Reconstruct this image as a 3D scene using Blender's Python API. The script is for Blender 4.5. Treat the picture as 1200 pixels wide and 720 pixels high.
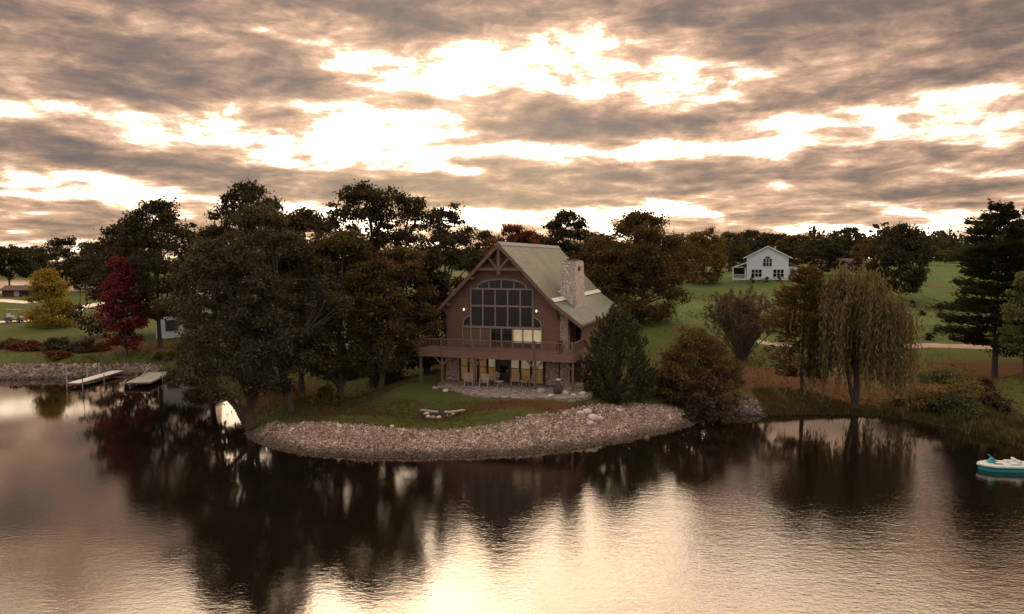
import bpy, math, random
import numpy as np
from mathutils import Vector, Matrix, noise as mnoise

R = math.radians
for o in list(bpy.data.objects):
    bpy.data.objects.remove(o)
scene = bpy.context.scene
COL = scene.collection

# ------------------------------------------------------------------ camera
F, CH = 857.0, 12.5
PITCH = math.atan(55 / 857)
cam_d = bpy.data.cameras.new("camera")
cam_d.sensor_width = 36.0
cam_d.lens = 36.0 * F / 1200.0
cam_d.clip_start = 0.5
cam_d.clip_end = 6000
cam = bpy.data.objects.new("camera", cam_d)
cam.location = (0, 0, CH)
cam.rotation_euler = (math.pi / 2 - PITCH, 0, 0)
COL.objects.link(cam)
scene.camera = cam


def ray(px, py):
    x = (px - 600) / F
    y = -(py - 360) / F
    return np.array([x, math.cos(PITCH) + y * math.sin(PITCH), -math.sin(PITCH) + y * math.cos(PITCH)])


def atz(px, py, z):
    r = ray(px, py)
    t = (z - CH) / r[2]
    return np.array([0, 0, CH]) + t * r


def atd(px, py, d):
    r = ray(px, py)
    return np.array([0, 0, CH]) + r * (d / r[1])


# ------------------------------------------------------------------ world
SUN_EL, SUN_AZ = R(12.0), R(-3.5)
world = bpy.data.worlds.new("World")
scene.world = world
world.use_nodes = True
nt = world.node_tree
nt.nodes.clear()


class NB:
    def __init__(s, tree):
        s.t = tree

    def n(s, typ, **kw):
        nd = s.t.nodes.new(typ)
        for k, v in kw.items():
            setattr(nd, k, v)
        return nd

    def put(s, sock, v):
        if isinstance(v, bpy.types.NodeSocket):
            s.t.links.new(v, sock)
        elif v is not None:
            sock.default_value = v

    def m(s, op, a, b=None, c=None, clamp=False):
        nd = s.n('ShaderNodeMath', operation=op)
        nd.use_clamp = clamp
        s.put(nd.inputs[0], a)
        s.put(nd.inputs[1], b)
        s.put(nd.inputs[2], c)
        return nd.outputs[0]

    def v(s, op, a, b=None):
        nd = s.n('ShaderNodeVectorMath', operation=op)
        s.put(nd.inputs[0], a)
        s.put(nd.inputs[1], b)
        return nd.outputs['Value'] if op in ('DOT_PRODUCT', 'LENGTH') else nd.outputs[0]

    def comb(s, x, y, z=0.0):
        nd = s.n('ShaderNodeCombineXYZ')
        s.put(nd.inputs[0], x); s.put(nd.inputs[1], y); s.put(nd.inputs[2], z)
        return nd.outputs[0]

    def noise(s, vec, scale, detail=4, rough=.55, dist=0.0, color=False):
        nd = s.n('ShaderNodeTexNoise')
        s.put(nd.inputs['Vector'], vec)
        nd.inputs['Scale'].default_value = scale
        nd.inputs['Detail'].default_value = detail
        nd.inputs['Roughness'].default_value = rough
        nd.inputs['Distortion'].default_value = dist
        return nd.outputs['Color' if color else 'Fac']

    def ramp(s, fac, stops, mode='LINEAR'):
        nd = s.n('ShaderNodeValToRGB')
        nd.color_ramp.interpolation = mode
        e = nd.color_ramp.elements
        while len(e) < len(stops):
            e.new(0.5)
        for el, (p, c) in zip(e, stops):
            el.position = p
            el.color = tuple(c) + (1,) if len(c) == 3 else c
        s.put(nd.inputs[0], fac)
        return nd.outputs[0]

    def mix(s, fac, a, b, blend='MIX'):
        nd = s.n('ShaderNodeMix', data_type='RGBA', blend_type=blend)
        s.put(nd.inputs[0], fac)
        for sock, v in ((nd.inputs[6], a), (nd.inputs[7], b)):
            s.put(sock, tuple(v) + (1,) if isinstance(v, (tuple, list)) and len(v) == 3 else v)
        return nd.outputs[2]

    def rng(s, v, a, b, c=0.0, d=1.0, smooth=False):
        nd = s.n('ShaderNodeMapRange')
        if smooth:
            nd.interpolation_type = 'SMOOTHSTEP'
        s.put(nd.inputs[0], v)
        for i, q in enumerate((a, b, c, d)):
            nd.inputs[i + 1].default_value = q
        return nd.outputs[0]


w = NB(nt)
tc = w.n('ShaderNodeTexCoord').outputs['Generated']
dirv = w.v('NORMALIZE', tc)
sp = w.n('ShaderNodeSeparateXYZ')
w.put(sp.inputs[0], dirv)
DX, DY, DZ = sp.outputs
AZ = w.m('MULTIPLY', w.m('ARCTAN2', DX, DY), 57.2958)
EL = w.m('MULTIPLY', w.m('ARCSINE', DZ), 57.2958)
zz = w.m('ADD', w.m('ABSOLUTE', DZ), 0.10)
U = w.m('DIVIDE', DX, zz)
V = w.m('DIVIDE', DY, zz)
plane = w.comb(w.m('MULTIPLY', U, 1.05), V, 3.7)
# ragged edges: warp the angles with noise
wn = w.noise(w.comb(w.m('MULTIPLY', AZ, 0.13), w.m('MULTIPLY', EL, 0.42), 1.3), 1.0, 5, .56, 0.3, True)
wsp = w.n('ShaderNodeSeparateColor')
w.put(wsp.inputs[0], wn)
AZw = w.m('ADD', AZ, w.m('MULTIPLY', w.m('SUBTRACT', wsp.outputs[0], .5), 15.0))
ELw = w.m('ADD', EL, w.m('MULTIPLY', w.m('SUBTRACT', wsp.outputs[1], .5), 4.2))
angv = w.comb(AZw, ELw, 0.0)
n_plane = w.noise(plane, 1.9, 8, .60, 0.3)
n_streak = w.noise(w.comb(w.m('MULTIPLY', AZ, 0.12), w.m('MULTIPLY', EL, 0.72), 9.1), 1.0, 7, .62, 0.5)
n_fine = w.noise(w.comb(w.m('MULTIPLY', AZ, 0.26), w.m('MULTIPLY', EL, 0.62), 4.4), 1.0, 7, .62, 0.5)
D = w.m('ADD', w.m('MULTIPLY', w.m('SUBTRACT', n_plane, .5), 1.45), w.m('MULTIPLY', w.m('SUBTRACT', n_streak, .5), 0.75))
D = w.m('ADD', D, w.m('MULTIPLY', w.m('SUBTRACT', n_fine, .5), 0.95))
D = w.m('ADD', w.m('MULTIPLY', D, 1.22), 0.515)
# unseen sky above the picture: cloud thinned to brighten the water below
D = w.m('SUBTRACT', D, w.rng(EL, 19.5, 27, 0, .34, True))
# cloud banks (+) and clear breaks (-): centre and half size as bearings in the sky
BANKS = [
    (95, 95, 280, 75, 2, .24), (60, 15, 260, 50, 0, .20), (200, 85, 190, 36, 4, .14), (490, 12, 170, 50, -6, .50), (560, 122, 130, 30, 3, .30),
    (395, 95, 100, 26, 4, .28), (905, 32, 280, 46, 0, .36), (1120, 40, 200, 50, 6, .16), (1080, 84, 220, 28, 8, .38),
    (760, 133, 250, 36, 0, .32), (760, 214, 520, 34, 1, .40), (250, 200, 380, 34, -3, .34), (80, 185, 260, 34, 0, .20),
    (1020, 232, 300, 28, 2, .26), (60, 268, 240, 30, 0, .30), (900, 165, 160, 14, 3, .18), (620, 165, 120, 14, 0, .15), (560, 240, 180, 16, 0, .22),
    (450, 148, 165, 58, 3, -.50), (620, 74, 210, 48, 0, -.50), (640, 40, 60, 30, 0, -.2), (560, 118, 120, 16, -4, .24), (340, 30, 110, 42, 0, -.22), (345, 165, 170, 30, 0, -.24),
    (740, 178, 210, 24, 2, -.46), (880, 103, 150, 20, 4, -.52), (60, 142, 220, 20, -2, -.46), (230, -5, 420, 40, 0, .26), (900, 0, 420, 34, 0, .20), (150, 60, 200, 36, 5, .16), (680, 150, 160, 14, 2, .12), (1010, 130, 140, 14, 6, -.40), (60, 225, 230, 18, -3, -.44),
    (690, 250, 340, 16, 3, -.62), (1060, 166, 220, 15, 3, -.36), (1150, 200, 150, 16, 0, -.34), (1080, 275, 150, 24, 0, -.56), (380, 243, 120, 10, 0, -.3),
    (560, 190, 220, 14, 0, -.20), (120, 292, 240, 16, 0, -.15), (1160, 130, 140, 14, 4, -.24), (620, 110, 160, 24, 0, -.25)]
for bx, by, hw, hh, rot, amp in BANKS:
    r0 = ray(bx, by)
    az0 = math.degrees(math.atan2(r0[0], r0[1]))
    el0 = math.degrees(math.atan2(r0[2], math.hypot(r0[0], r0[1])))
    mp = w.n('ShaderNodeMapping', vector_type='TEXTURE')
    mp.inputs['Location'].default_value = (az0, el0, 0)
    mp.inputs['Rotation'].default_value = (0, 0, R(rot))
    mp.inputs['Scale'].default_value = (hw / F * 57.3 * 1.15, hh / F * 57.3 * 1.15, 1)
    w.put(mp.inputs['Vector'], angv)
    g = w.n('ShaderNodeTexGradient', gradient_type='SPHERICAL')
    w.put(g.inputs[0], mp.outputs[0])
    D = w.m('MULTIPLY_ADD', g.outputs['Fac'], amp * 0.95, D)
# the glow of the hidden sun
sdir = (math.sin(SUN_AZ) * math.cos(SUN_EL), math.cos(SUN_AZ) * math.cos(SUN_EL), math.sin(SUN_EL))
cosd = w.v('DOT_PRODUCT', dirv, sdir)
ang = w.m('MULTIPLY', w.m('ARCCOSINE', cosd), 57.2958)
G1 = w.m('POWER', 2.718, w.m('MULTIPLY', w.m('MULTIPLY', ang, ang), -1 / (17.0 ** 2)))
G2 = w.m('POWER', 2.718, w.m('MULTIPLY', w.m('MULTIPLY', ang, ang), -1 / (42.0 ** 2)))
Dk = w.m('MULTIPLY', D, w.m('SUBTRACT', 1.0, w.m('MULTIPLY', w.rng(D, .55, 1.5, 0, 1), .36)))
cloud_col = w.ramp(Dk, [(0.0, (1.0, .90, .74)), (.24, (1.0, .82, .60)), (.38, (.92, .62, .42)), (.52, (.68, .415, .27)),
                       (.68, (.385, .245, .172)), (.82, (.22, .150, .122)), (.94, (.125, .104, .104)), (1.0, (.088, .080, .088))])
thin = w.m('SUBTRACT', 1.0, w.rng(D, 0.06, 0.47, 0, 1, True))
gain = w.m('ADD', 0.80, w.m('MULTIPLY', G2, .35))
gain = w.m('ADD', gain, w.m('MULTIPLY', thin, w.m('ADD', w.m('MULTIPLY', G1, 2.4), w.m('ADD', 1.1, w.m('MULTIPLY', G2, 1.0)))))
hi = w.rng(EL, 19.8, 27, 0, 1, True)
high = w.m('MULTIPLY', hi, w.m('ADD', .95, w.m('MULTIPLY', G2, -0.15)))  # extra brightness added to the unseen upper sky for the water's reflection
gain = w.m('ADD', gain, high)
front_col = w.v('SCALE', w.mix(w.m('MULTIPLY', hi, .65), cloud_col, (.92, .60, .37)))
nt.links.new(gain, front_col.node.inputs['Scale'])
# unseen sky behind and overhead: even warm cloud, shaped to light the fronts
back = w.rng(DY, -0.35, 0.45, 1, 0, True)
over = w.rng(EL, 38, 66, 0, 1, True)
soft = w.m('MAXIMUM', back, over)
back_col = w.mix(n_plane, (.82, .69, .60), (.70, .58, .51))
sky_col = w.mix(soft, front_col, back_col)
bg_cloud = w.n('ShaderNodeBackground')
w.put(bg_cloud.inputs[0], sky_col)
bg_cloud.inputs[1].default_value = 1.0
nish = w.n('ShaderNodeTexSky')
nish.sky_type = 'NISHITA'
nish.sun_disc = False
nish.sun_elevation = SUN_EL
nish.sun_rotation = SUN_AZ
bg_n = w.n('ShaderNodeBackground')
w.put(bg_n.inputs[0], nish.outputs[0])
bg_n.inputs[1].default_value = 0.05
mixs = w.n('ShaderNodeMixShader')
mixs.inputs[0].default_value = 0.92
nt.links.new(bg_n.outputs[0], mixs.inputs[1])
nt.links.new(bg_cloud.outputs[0], mixs.inputs[2])
out = w.n('ShaderNodeOutputWorld')
nt.links.new(mixs.outputs[0], out.inputs[0])
world.cycles.sampling_method = 'MANUAL'
world.cycles.sample_map_resolution = 1024

sun_d = bpy.data.lights.new("sun", 'SUN')
sun_d.energy = 0.7
sun_d.angle = R(36)
sun_d.color = (1.0, .80, .58)
sun = bpy.data.objects.new("sun", sun_d)
sun.rotation_euler = Vector((-sdir[0], -sdir[1], -sdir[2])).to_track_quat('-Z', 'Y').to_euler()
sun.location = (0, 0, 200)
COL.objects.link(sun)

vs = scene.view_settings
vs.view_transform = 'Standard'
vs.look = 'None'
vs.gamma = 1.0
vs.exposure = 0.2
vs.use_curve_mapping = False
scene.render.engine = 'CYCLES'
cy = scene.cycles
cy.use_denoising = True
cy.max_bounces = 6
cy.diffuse_bounces = 3
cy.glossy_bounces = 3
cy.transmission_bounces = 4
cy.transparent_max_bounces = 8
cy.caustics_reflective = False
cy.caustics_refractive = False

# ------------------------------------------------------------------ materials
MATS = {}


def newmat(name):
    m = bpy.data.materials.new(name)
    m.use_nodes = True
    m.node_tree.nodes.clear()
    b = NB(m.node_tree)
    o = b.n('ShaderNodeOutputMaterial')
    return m, b, o


def mat(name, c1, c2=None, scale=3.0, rough=.7, metal=0.0, bump=0.0, bscale=None, detail=5, spec=.4, stretch=(1, 1, 1), coat=0):
    m, b, o = newmat(name)
    p = b.n('ShaderNodeBsdfPrincipled')
    tcn = b.n('ShaderNodeTexCoord').outputs['Object']
    vec = b.v('MULTIPLY', tcn, stretch)
    nz = b.noise(vec, scale, detail, .6)
    fac = b.rng(nz, .32, .68, 0, 1)
    col = b.mix(fac, c1, c2 if c2 else tuple(x * .75 for x in c1))
    b.put(p.inputs['Base Color'], col)
    p.inputs['Roughness'].default_value = rough
    p.inputs['Metallic'].default_value = metal
    p.inputs['Specular IOR Level'].default_value = spec
    if coat:
        p.inputs['Coat Weight'].default_value = coat
    if bump:
        bn = b.n('ShaderNodeBump')
        bn.inputs['Strength'].default_value = bump
        bn.inputs['Distance'].default_value = .05
        b.put(bn.inputs['Height'], b.noise(vec, bscale or scale * 4, 4))
        b.put(p.inputs['Normal'], bn.outputs[0])
    b.t.links.new(p.outputs[0], o.inputs[0])
    MATS[name] = m
    return m


def leafmat(name, cols, scale=.5, transl=.32):
    """cols: list of leaf colours, spread per leaf, with clumps by position."""
    m, b, o = newmat(name)
    geo = b.n('ShaderNodeNewGeometry')
    tcn = b.n('ShaderNodeTexCoord').outputs['Object']
    nz = b.noise(tcn, scale, 3, .6)
    f = b.m('ADD', b.m('MULTIPLY', geo.outputs['Random Per Island'], .55), b.m('MULTIPLY', b.rng(nz, .3, .7), .45))
    k = len(cols)
    col = b.ramp(f, [((i + .5) / k, c) for i, c in enumerate(cols)])
    d = b.n('ShaderNodeBsdfDiffuse')
    t = b.n('ShaderNodeBsdfTranslucent')
    b.put(d.inputs[0], col)
    b.put(t.inputs[0], b.mix(1.0, col, (1.1, 1.0, .6), 'MULTIPLY'))
    mx = b.n('ShaderNodeMixShader')
    mx.inputs[0].default_value = transl
    b.t.links.new(d.outputs[0], mx.inputs[1])
    b.t.links.new(t.outputs[0], mx.inputs[2])
    g = b.n('ShaderNodeBsdfGlossy')
    g.inputs['Roughness'].default_value = .55
    g.inputs[0].default_value = (.5, .5, .5, 1)
    m2 = b.n('ShaderNodeMixShader')
    m2.inputs[0].default_value = .03
    b.t.links.new(mx.outputs[0], m2.inputs[1])
    b.t.links.new(g.outputs[0], m2.inputs[2])
    b.t.links.new(m2.outputs[0], o.inputs[0])
    MATS[name] = m
    return m


def stonemat(name, cols, rough=.85):
    m, b, o = newmat(name)
    p = b.n('ShaderNodeBsdfPrincipled')
    geo = b.n('ShaderNodeNewGeometry')
    tcn = b.n('ShaderNodeTexCoord').outputs['Object']
    k = len(cols)
    col = b.ramp(geo.outputs['Random Per Island'], [((i + .5) / k, c) for i, c in enumerate(cols)])
    nz = b.noise(tcn, 9, 4, .6)
    col = b.mix(b.rng(nz, .35, .7, 0, .35), col, (.16, .13, .11))
    zs_ = b.n('ShaderNodeSeparateXYZ')
    b.put(zs_.inputs[0], tcn)
    wet = b.rng(b.m('ADD', zs_.outputs[2], b.m('MULTIPLY', b.m('SUBTRACT', b.noise(tcn, .9, 4, .6), .5), .35)), .12, .42, 1, 0)
    silt = b.rng(b.noise(tcn, .35, 4, .6), .52, .70, 0, .55)
    col = b.mix(silt, col, (.10, .075, .05))
    col = b.mix(b.m('MULTIPLY', wet, .85), col, (.035, .026, .018))
    b.put(p.inputs['Base Color'], col)
    b.put(p.inputs['Roughness'], b.m('SUBTRACT', rough, b.m('MULTIPLY', wet, .4)))
    p.inputs['Specular IOR Level'].default_value = .3
    b.t.links.new(p.outputs[0], o.inputs[0])
    MATS[name] = m
    return m


def masonry(name, c1, c2, mortar, scale=3.0):
    m, b, o = newmat(name)
    p = b.n('ShaderNodeBsdfPrincipled')
    tcn = b.n('ShaderNodeTexCoord').outputs['Object']
    vec = b.v('MULTIPLY', tcn, (1, 1, 1.7))
    vec = b.v('ADD', vec, b.v('MULTIPLY', b.noise(tcn, 2.0, 3, color=True), (.25, .25, .25)))
    v1 = b.n('ShaderNodeTexVoronoi')
    v1.inputs['Scale'].default_value = scale
    b.put(v1.inputs['Vector'], vec)
    v2 = b.n('ShaderNodeTexVoronoi', feature='DISTANCE_TO_EDGE')
    v2.inputs['Scale'].default_value = scale
    b.put(v2.inputs['Vector'], vec)
    sc = b.n('ShaderNodeSeparateColor')
    b.put(sc.inputs[0], v1.outputs['Color'])
    col = b.mix(sc.outputs[0], c1, c2)
    col = b.mix(b.rng(b.noise(tcn, 14, 4), .4, .7, 0, .4), col, tuple(x * .6 for x in c1))
    edge = b.rng(v2.outputs['Distance'], .02, .09)
    col = b.mix(edge, mortar, col)
    b.put(p.inputs['Base Color'], col)
    p.inputs['Roughness'].default_value = .9
    bn = b.n('ShaderNodeBump')
    bn.inputs['Strength'].default_value = .8
    bn.inputs['Distance'].default_value = .06
    b.put(bn.inputs['Height'], edge)
    b.put(p.inputs['Normal'], bn.outputs[0])
    b.t.links.new(p.outputs[0], o.inputs[0])
    MATS[name] = m
    return m


def boards(name, c1, c2, pitch=.2, axis=2, rough=.75):
    """painted or stained boards with real grooves in the bump"""
    m, b, o = newmat(name)
    p = b.n('ShaderNodeBsdfPrincipled')
    tcn = b.n('ShaderNodeTexCoord').outputs['Object']
    s = b.n('ShaderNodeSeparateXYZ')
    b.put(s.inputs[0], tcn)
    t = b.m('DIVIDE', s.outputs[axis], pitch)
    fr = b.m('FRACT', t)
    wn_ = b.n('ShaderNodeTexWhiteNoise', noise_dimensions='1D')
    b.put(wn_.inputs['W'], b.m('FLOOR', t))
    f = b.m('ADD', b.m('MULTIPLY', wn_.outputs['Value'], .5), b.m('MULTIPLY', b.noise(tcn, 1.3, 5, .65), .5))
    col = b.mix(f, c1, c2)
    groove = b.rng(fr, .0, .10)
    col = b.mix(groove, tuple(x * .45 for x in c1), col)
    b.put(p.inputs['Base Color'], col)
    p.inputs['Roughness'].default_value = rough
    bn = b.n('ShaderNodeBump')
    bn.inputs['Strength'].default_value = .6
    bn.inputs['Distance'].default_value = .02
    b.put(bn.inputs['Height'], groove)
    b.put(p.inputs['Normal'], bn.outputs[0])
    b.t.links.new(p.outputs[0], o.inputs[0])
    MATS[name] = m
    return m


def glow(name, col, strength, base=(.5, .4, .25), scale=2.0):
    m, b, o = newmat(name)
    p = b.n('ShaderNodeBsdfPrincipled')
    tcn = b.n('ShaderNodeTexCoord').outputs['Object']
    nz = b.noise(tcn, scale, 3)
    b.put(p.inputs['Base Color'], base + (1,))
    b.put(p.inputs['Emission Color'], b.mix(b.rng(nz, .3, .7), col, tuple(x * .55 for x in col)))
    p.inputs['Emission Strength'].default_value = strength
    p.inputs['Roughness'].default_value = .8
    b.t.links.new(p.outputs[0], o.inputs[0])
    MATS[name] = m
    return m


def glassmat(name, tint=(.02, .022, .025), see=0.0):
    m, b, o = newmat(name)
    p = b.n('ShaderNodeBsdfPrincipled')
    tcn = b.n('ShaderNodeTexCoord').outputs['Object']
    b.put(p.inputs['Base Color'], b.mix(b.noise(tcn, .9, 2), tint, tuple(x * 1.8 for x in tint)))
    p.inputs['Roughness'].default_value = .04
    p.inputs['Specular IOR Level'].default_value = .35
    if see:
        tr = b.n('ShaderNodeBsdfTransparent')
        mx = b.n('ShaderNodeMixShader')
        mx.inputs[0].default_value = see
        b.t.links.new(p.outputs[0], mx.inputs[1])
        b.t.links.new(tr.outputs[0], mx.inputs[2])
        b.t.links.new(mx.outputs[0], o.inputs[0])
    else:
        b.t.links.new(p.outputs[0], o.inputs[0])
    MATS[name] = m
    return m


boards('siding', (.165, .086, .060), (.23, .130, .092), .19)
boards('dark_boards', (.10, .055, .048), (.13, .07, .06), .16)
boards('deck_wood', (.20, .112, .094), (.255, .148, .124), .14, 0)
boards('white_siding', (.68, .75, .83), (.75, .81, .88), .18)
boards('dock_boards', (.66, .63, .63), (.78, .76, .76), .16, 1)
boards('dock_boards_green', (.27, .28, .25), (.36, .37, .33), .16, 1)
mat('trim', (.26, .17, .14), (.20, .13, .11), 4, .7)
mat('timber', (.22, .13, .105), (.15, .09, .075), 5, .75, bump=.2, stretch=(1, 1, .2))
mat('roof_metal', (.085, .092, .066), (.150, .140, .092), .9, .55, .1, detail=8, stretch=(1, .55, .35))
mat('roof_metal_lower', (.088, .115, .092), (.14, .17, .138), .9, .5, .1, detail=8, stretch=(1, .55, .35))
mat('flashing', (.75, .75, .72), (.6, .6, .58), 4, .4)
mat('frame_dark', (.055, .045, .042), (.04, .033, .03), 5, .55)
mat('frame_grey', (.30, .235, .22), (.24, .19, .18), 5, .55)
mat('white_paint', (.78, .80, .83), (.70, .72, .75), 3, .55)
mat('metal_grey', (.45, .45, .45), (.35, .35, .36), 8, .35, .7)
mat('black', (.02, .02, .02), (.03, .028, .027), 8, .5)
mat('tyre', (.018, .018, .018), (.03, .03, .03), 20, .85)
mat('bark', (.055, .040, .032), (.095, .072, .058), 6, .95, bump=.8, bscale=10, stretch=(1, 1, .25))
mat('bark_grey', (.10, .083, .07), (.16, .135, .115), 6, .95, bump=.8, bscale=10, stretch=(1, 1, .25))
masonry('patio_stone', (.40, .34, .31), (.27, .225, .205), (.15, .125, .11), 1.3)
mat('boulder', (.40, .35, .32), (.26, .22, .20), 3, .9, bump=.7, bscale=7)
mat('boulder_pale', (.72, .66, .61), (.5, .45, .41), 3, .9, bump=.7, bscale=7)
mat('grey_stone', (.34, .33, .35), (.26, .25, .27), 4, .85, bump=.5)
mat('wood_pale', (.52, .40, .30), (.38, .28, .20), 5, .7, stretch=(1, .2, 1))
mat('wood_chair', (.50, .38, .31), (.36, .26, .21), 5, .7)
mat('ash', (.03, .027, .025), (.07, .06, .055), 12, .95)
mat('clay_dark', (.055, .04, .036), (.085, .06, .05), 6, .7)
mat('clay_pale', (.55, .48, .44), (.45, .39, .36), 6, .7)
mat('teal_plastic', (.02, .30, .34), (.03, .36, .40), 3, .35, coat=.3)
mat('white_plastic', (.66, .69, .70), (.56, .60, .61), 3, .35, coat=.2)
mat('seat_white', (.70, .68, .66), (.6, .58, .56), 6, .6)
mat('cart_body', (.10, .09, .085), (.14, .125, .12), 6, .4)
mat('concrete', (.80, .74, .65), (.66, .60, .52), .8, .9, bump=.2)
mat('gravel', (.40, .31, .245), (.29, .225, .18), 1.6, .95, bump=.6, bscale=14, detail=8)
mat('brown_roof', (.085, .052, .045), (.06, .038, .034), 2.5, .85, bump=.3)
mat('grey_roof', (.30, .30, .32), (.24, .24, .26), 2.5, .8)
mat('tan_wall', (.42, .34, .29), (.35, .28, .24), 3, .8)
masonry('chimney_stone', (.84, .74, .67), (.62, .51, .45), (.34, .28, .25), 3.2)
masonry('pier_stone', (.58, .45, .38), (.40, .30, .25), (.22, .17, .15), 3.0)
stonemat('rip_rap', [(.12, .078, .062), (.21, .142, .114), (.30, .21, .168), (.39, .28, .226), (.49, .365, .30), (.74, .60, .51)])
stonemat('rip_rap_dull', [(.08, .055, .05), (.15, .108, .096), (.21, .155, .138), (.30, .23, .205), (.46, .37, .335)])
glassmat('glass_dark', (.008, .007, .008))
glassmat('glass_see', (.02, .02, .02), .72)
glow('lit_cream', (1.0, .76, .44), .34, (.30, .23, .15), 1.2)
glow('lit_ochre', (.90, .48, .16), .24, (.20, .12, .05), 1.2)
glow('lit_brown', (.80, .42, .20), .035, (.07, .045, .035), 1.2)
glow('lamp_bulb', (1.0, .86, .66), 2.2, (.9, .8, .7))
mat('blind_pale', (.50, .46, .42), (.42, .38, .35), 3, .8)

leafmat('leaf_greygreen', [(.038, .035, .022), (.066, .058, .034), (.102, .085, .049), (.145, .115, .064)])
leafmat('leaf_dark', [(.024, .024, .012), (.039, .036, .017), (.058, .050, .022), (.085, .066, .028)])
leafmat('leaf_olive', [(.052, .039, .016), (.088, .063, .023), (.13, .088, .030), (.18, .112, .037)])
leafmat('leaf_moss', [(.043, .040, .016), (.074, .064, .022), (.108, .086, .029), (.15, .102, .033)])
leafmat('leaf_yellow', [(.17, .13, .02), (.28, .21, .03), (.37, .27, .04), (.24, .23, .05)])
leafmat('leaf_red', [(.09, .012, .022), (.165, .02, .036), (.25, .032, .052), (.21, .075, .04)])
leafmat('leaf_rust', [(.10, .032, .014), (.16, .052, .02), (.20, .075, .026), (.12, .06, .024)])
leafmat('leaf_orange', [(.085, .056, .020), (.135, .084, .028), (.175, .105, .034), (.12, .09, .032)])
leafmat('leaf_brown', [(.06, .038, .022), (.095, .06, .035), (.13, .085, .048), (.10, .08, .045)])
leafmat('leaf_twig', [(.075, .05, .036), (.12, .082, .056), (.165, .12, .08), (.11, .095, .05)])
leafmat('leaf_willow', [(.115, .095, .042), (.165, .132, .058), (.225, .175, .08), (.15, .14, .055)])
leafmat('leaf_pine', [(.018, .020, .012), (.032, .034, .018), (.052, .050, .024), (.085, .072, .034)])
leafmat('leaf_juniper', [(.032, .038, .019), (.055, .062, .029), (.088, .09, .042), (.12, .108, .056)])
leafmat('leaf_lime', [(.09, .10, .035), (.13, .145, .05), (.17, .18, .065), (.15, .13, .05)])
leafmat('leaf_gold', [(.09, .06, .016), (.135, .09, .022), (.17, .12, .03), (.10, .09, .03)])
leafmat('leaf_straw', [(.11, .075, .026), (.175, .125, .04), (.23, .17, .06), (.14, .13, .045)])
leafmat('blade', [(.055, .055, .02), (.08, .075, .028), (.12, .10, .04), (.17, .125, .055)], .12)


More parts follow.
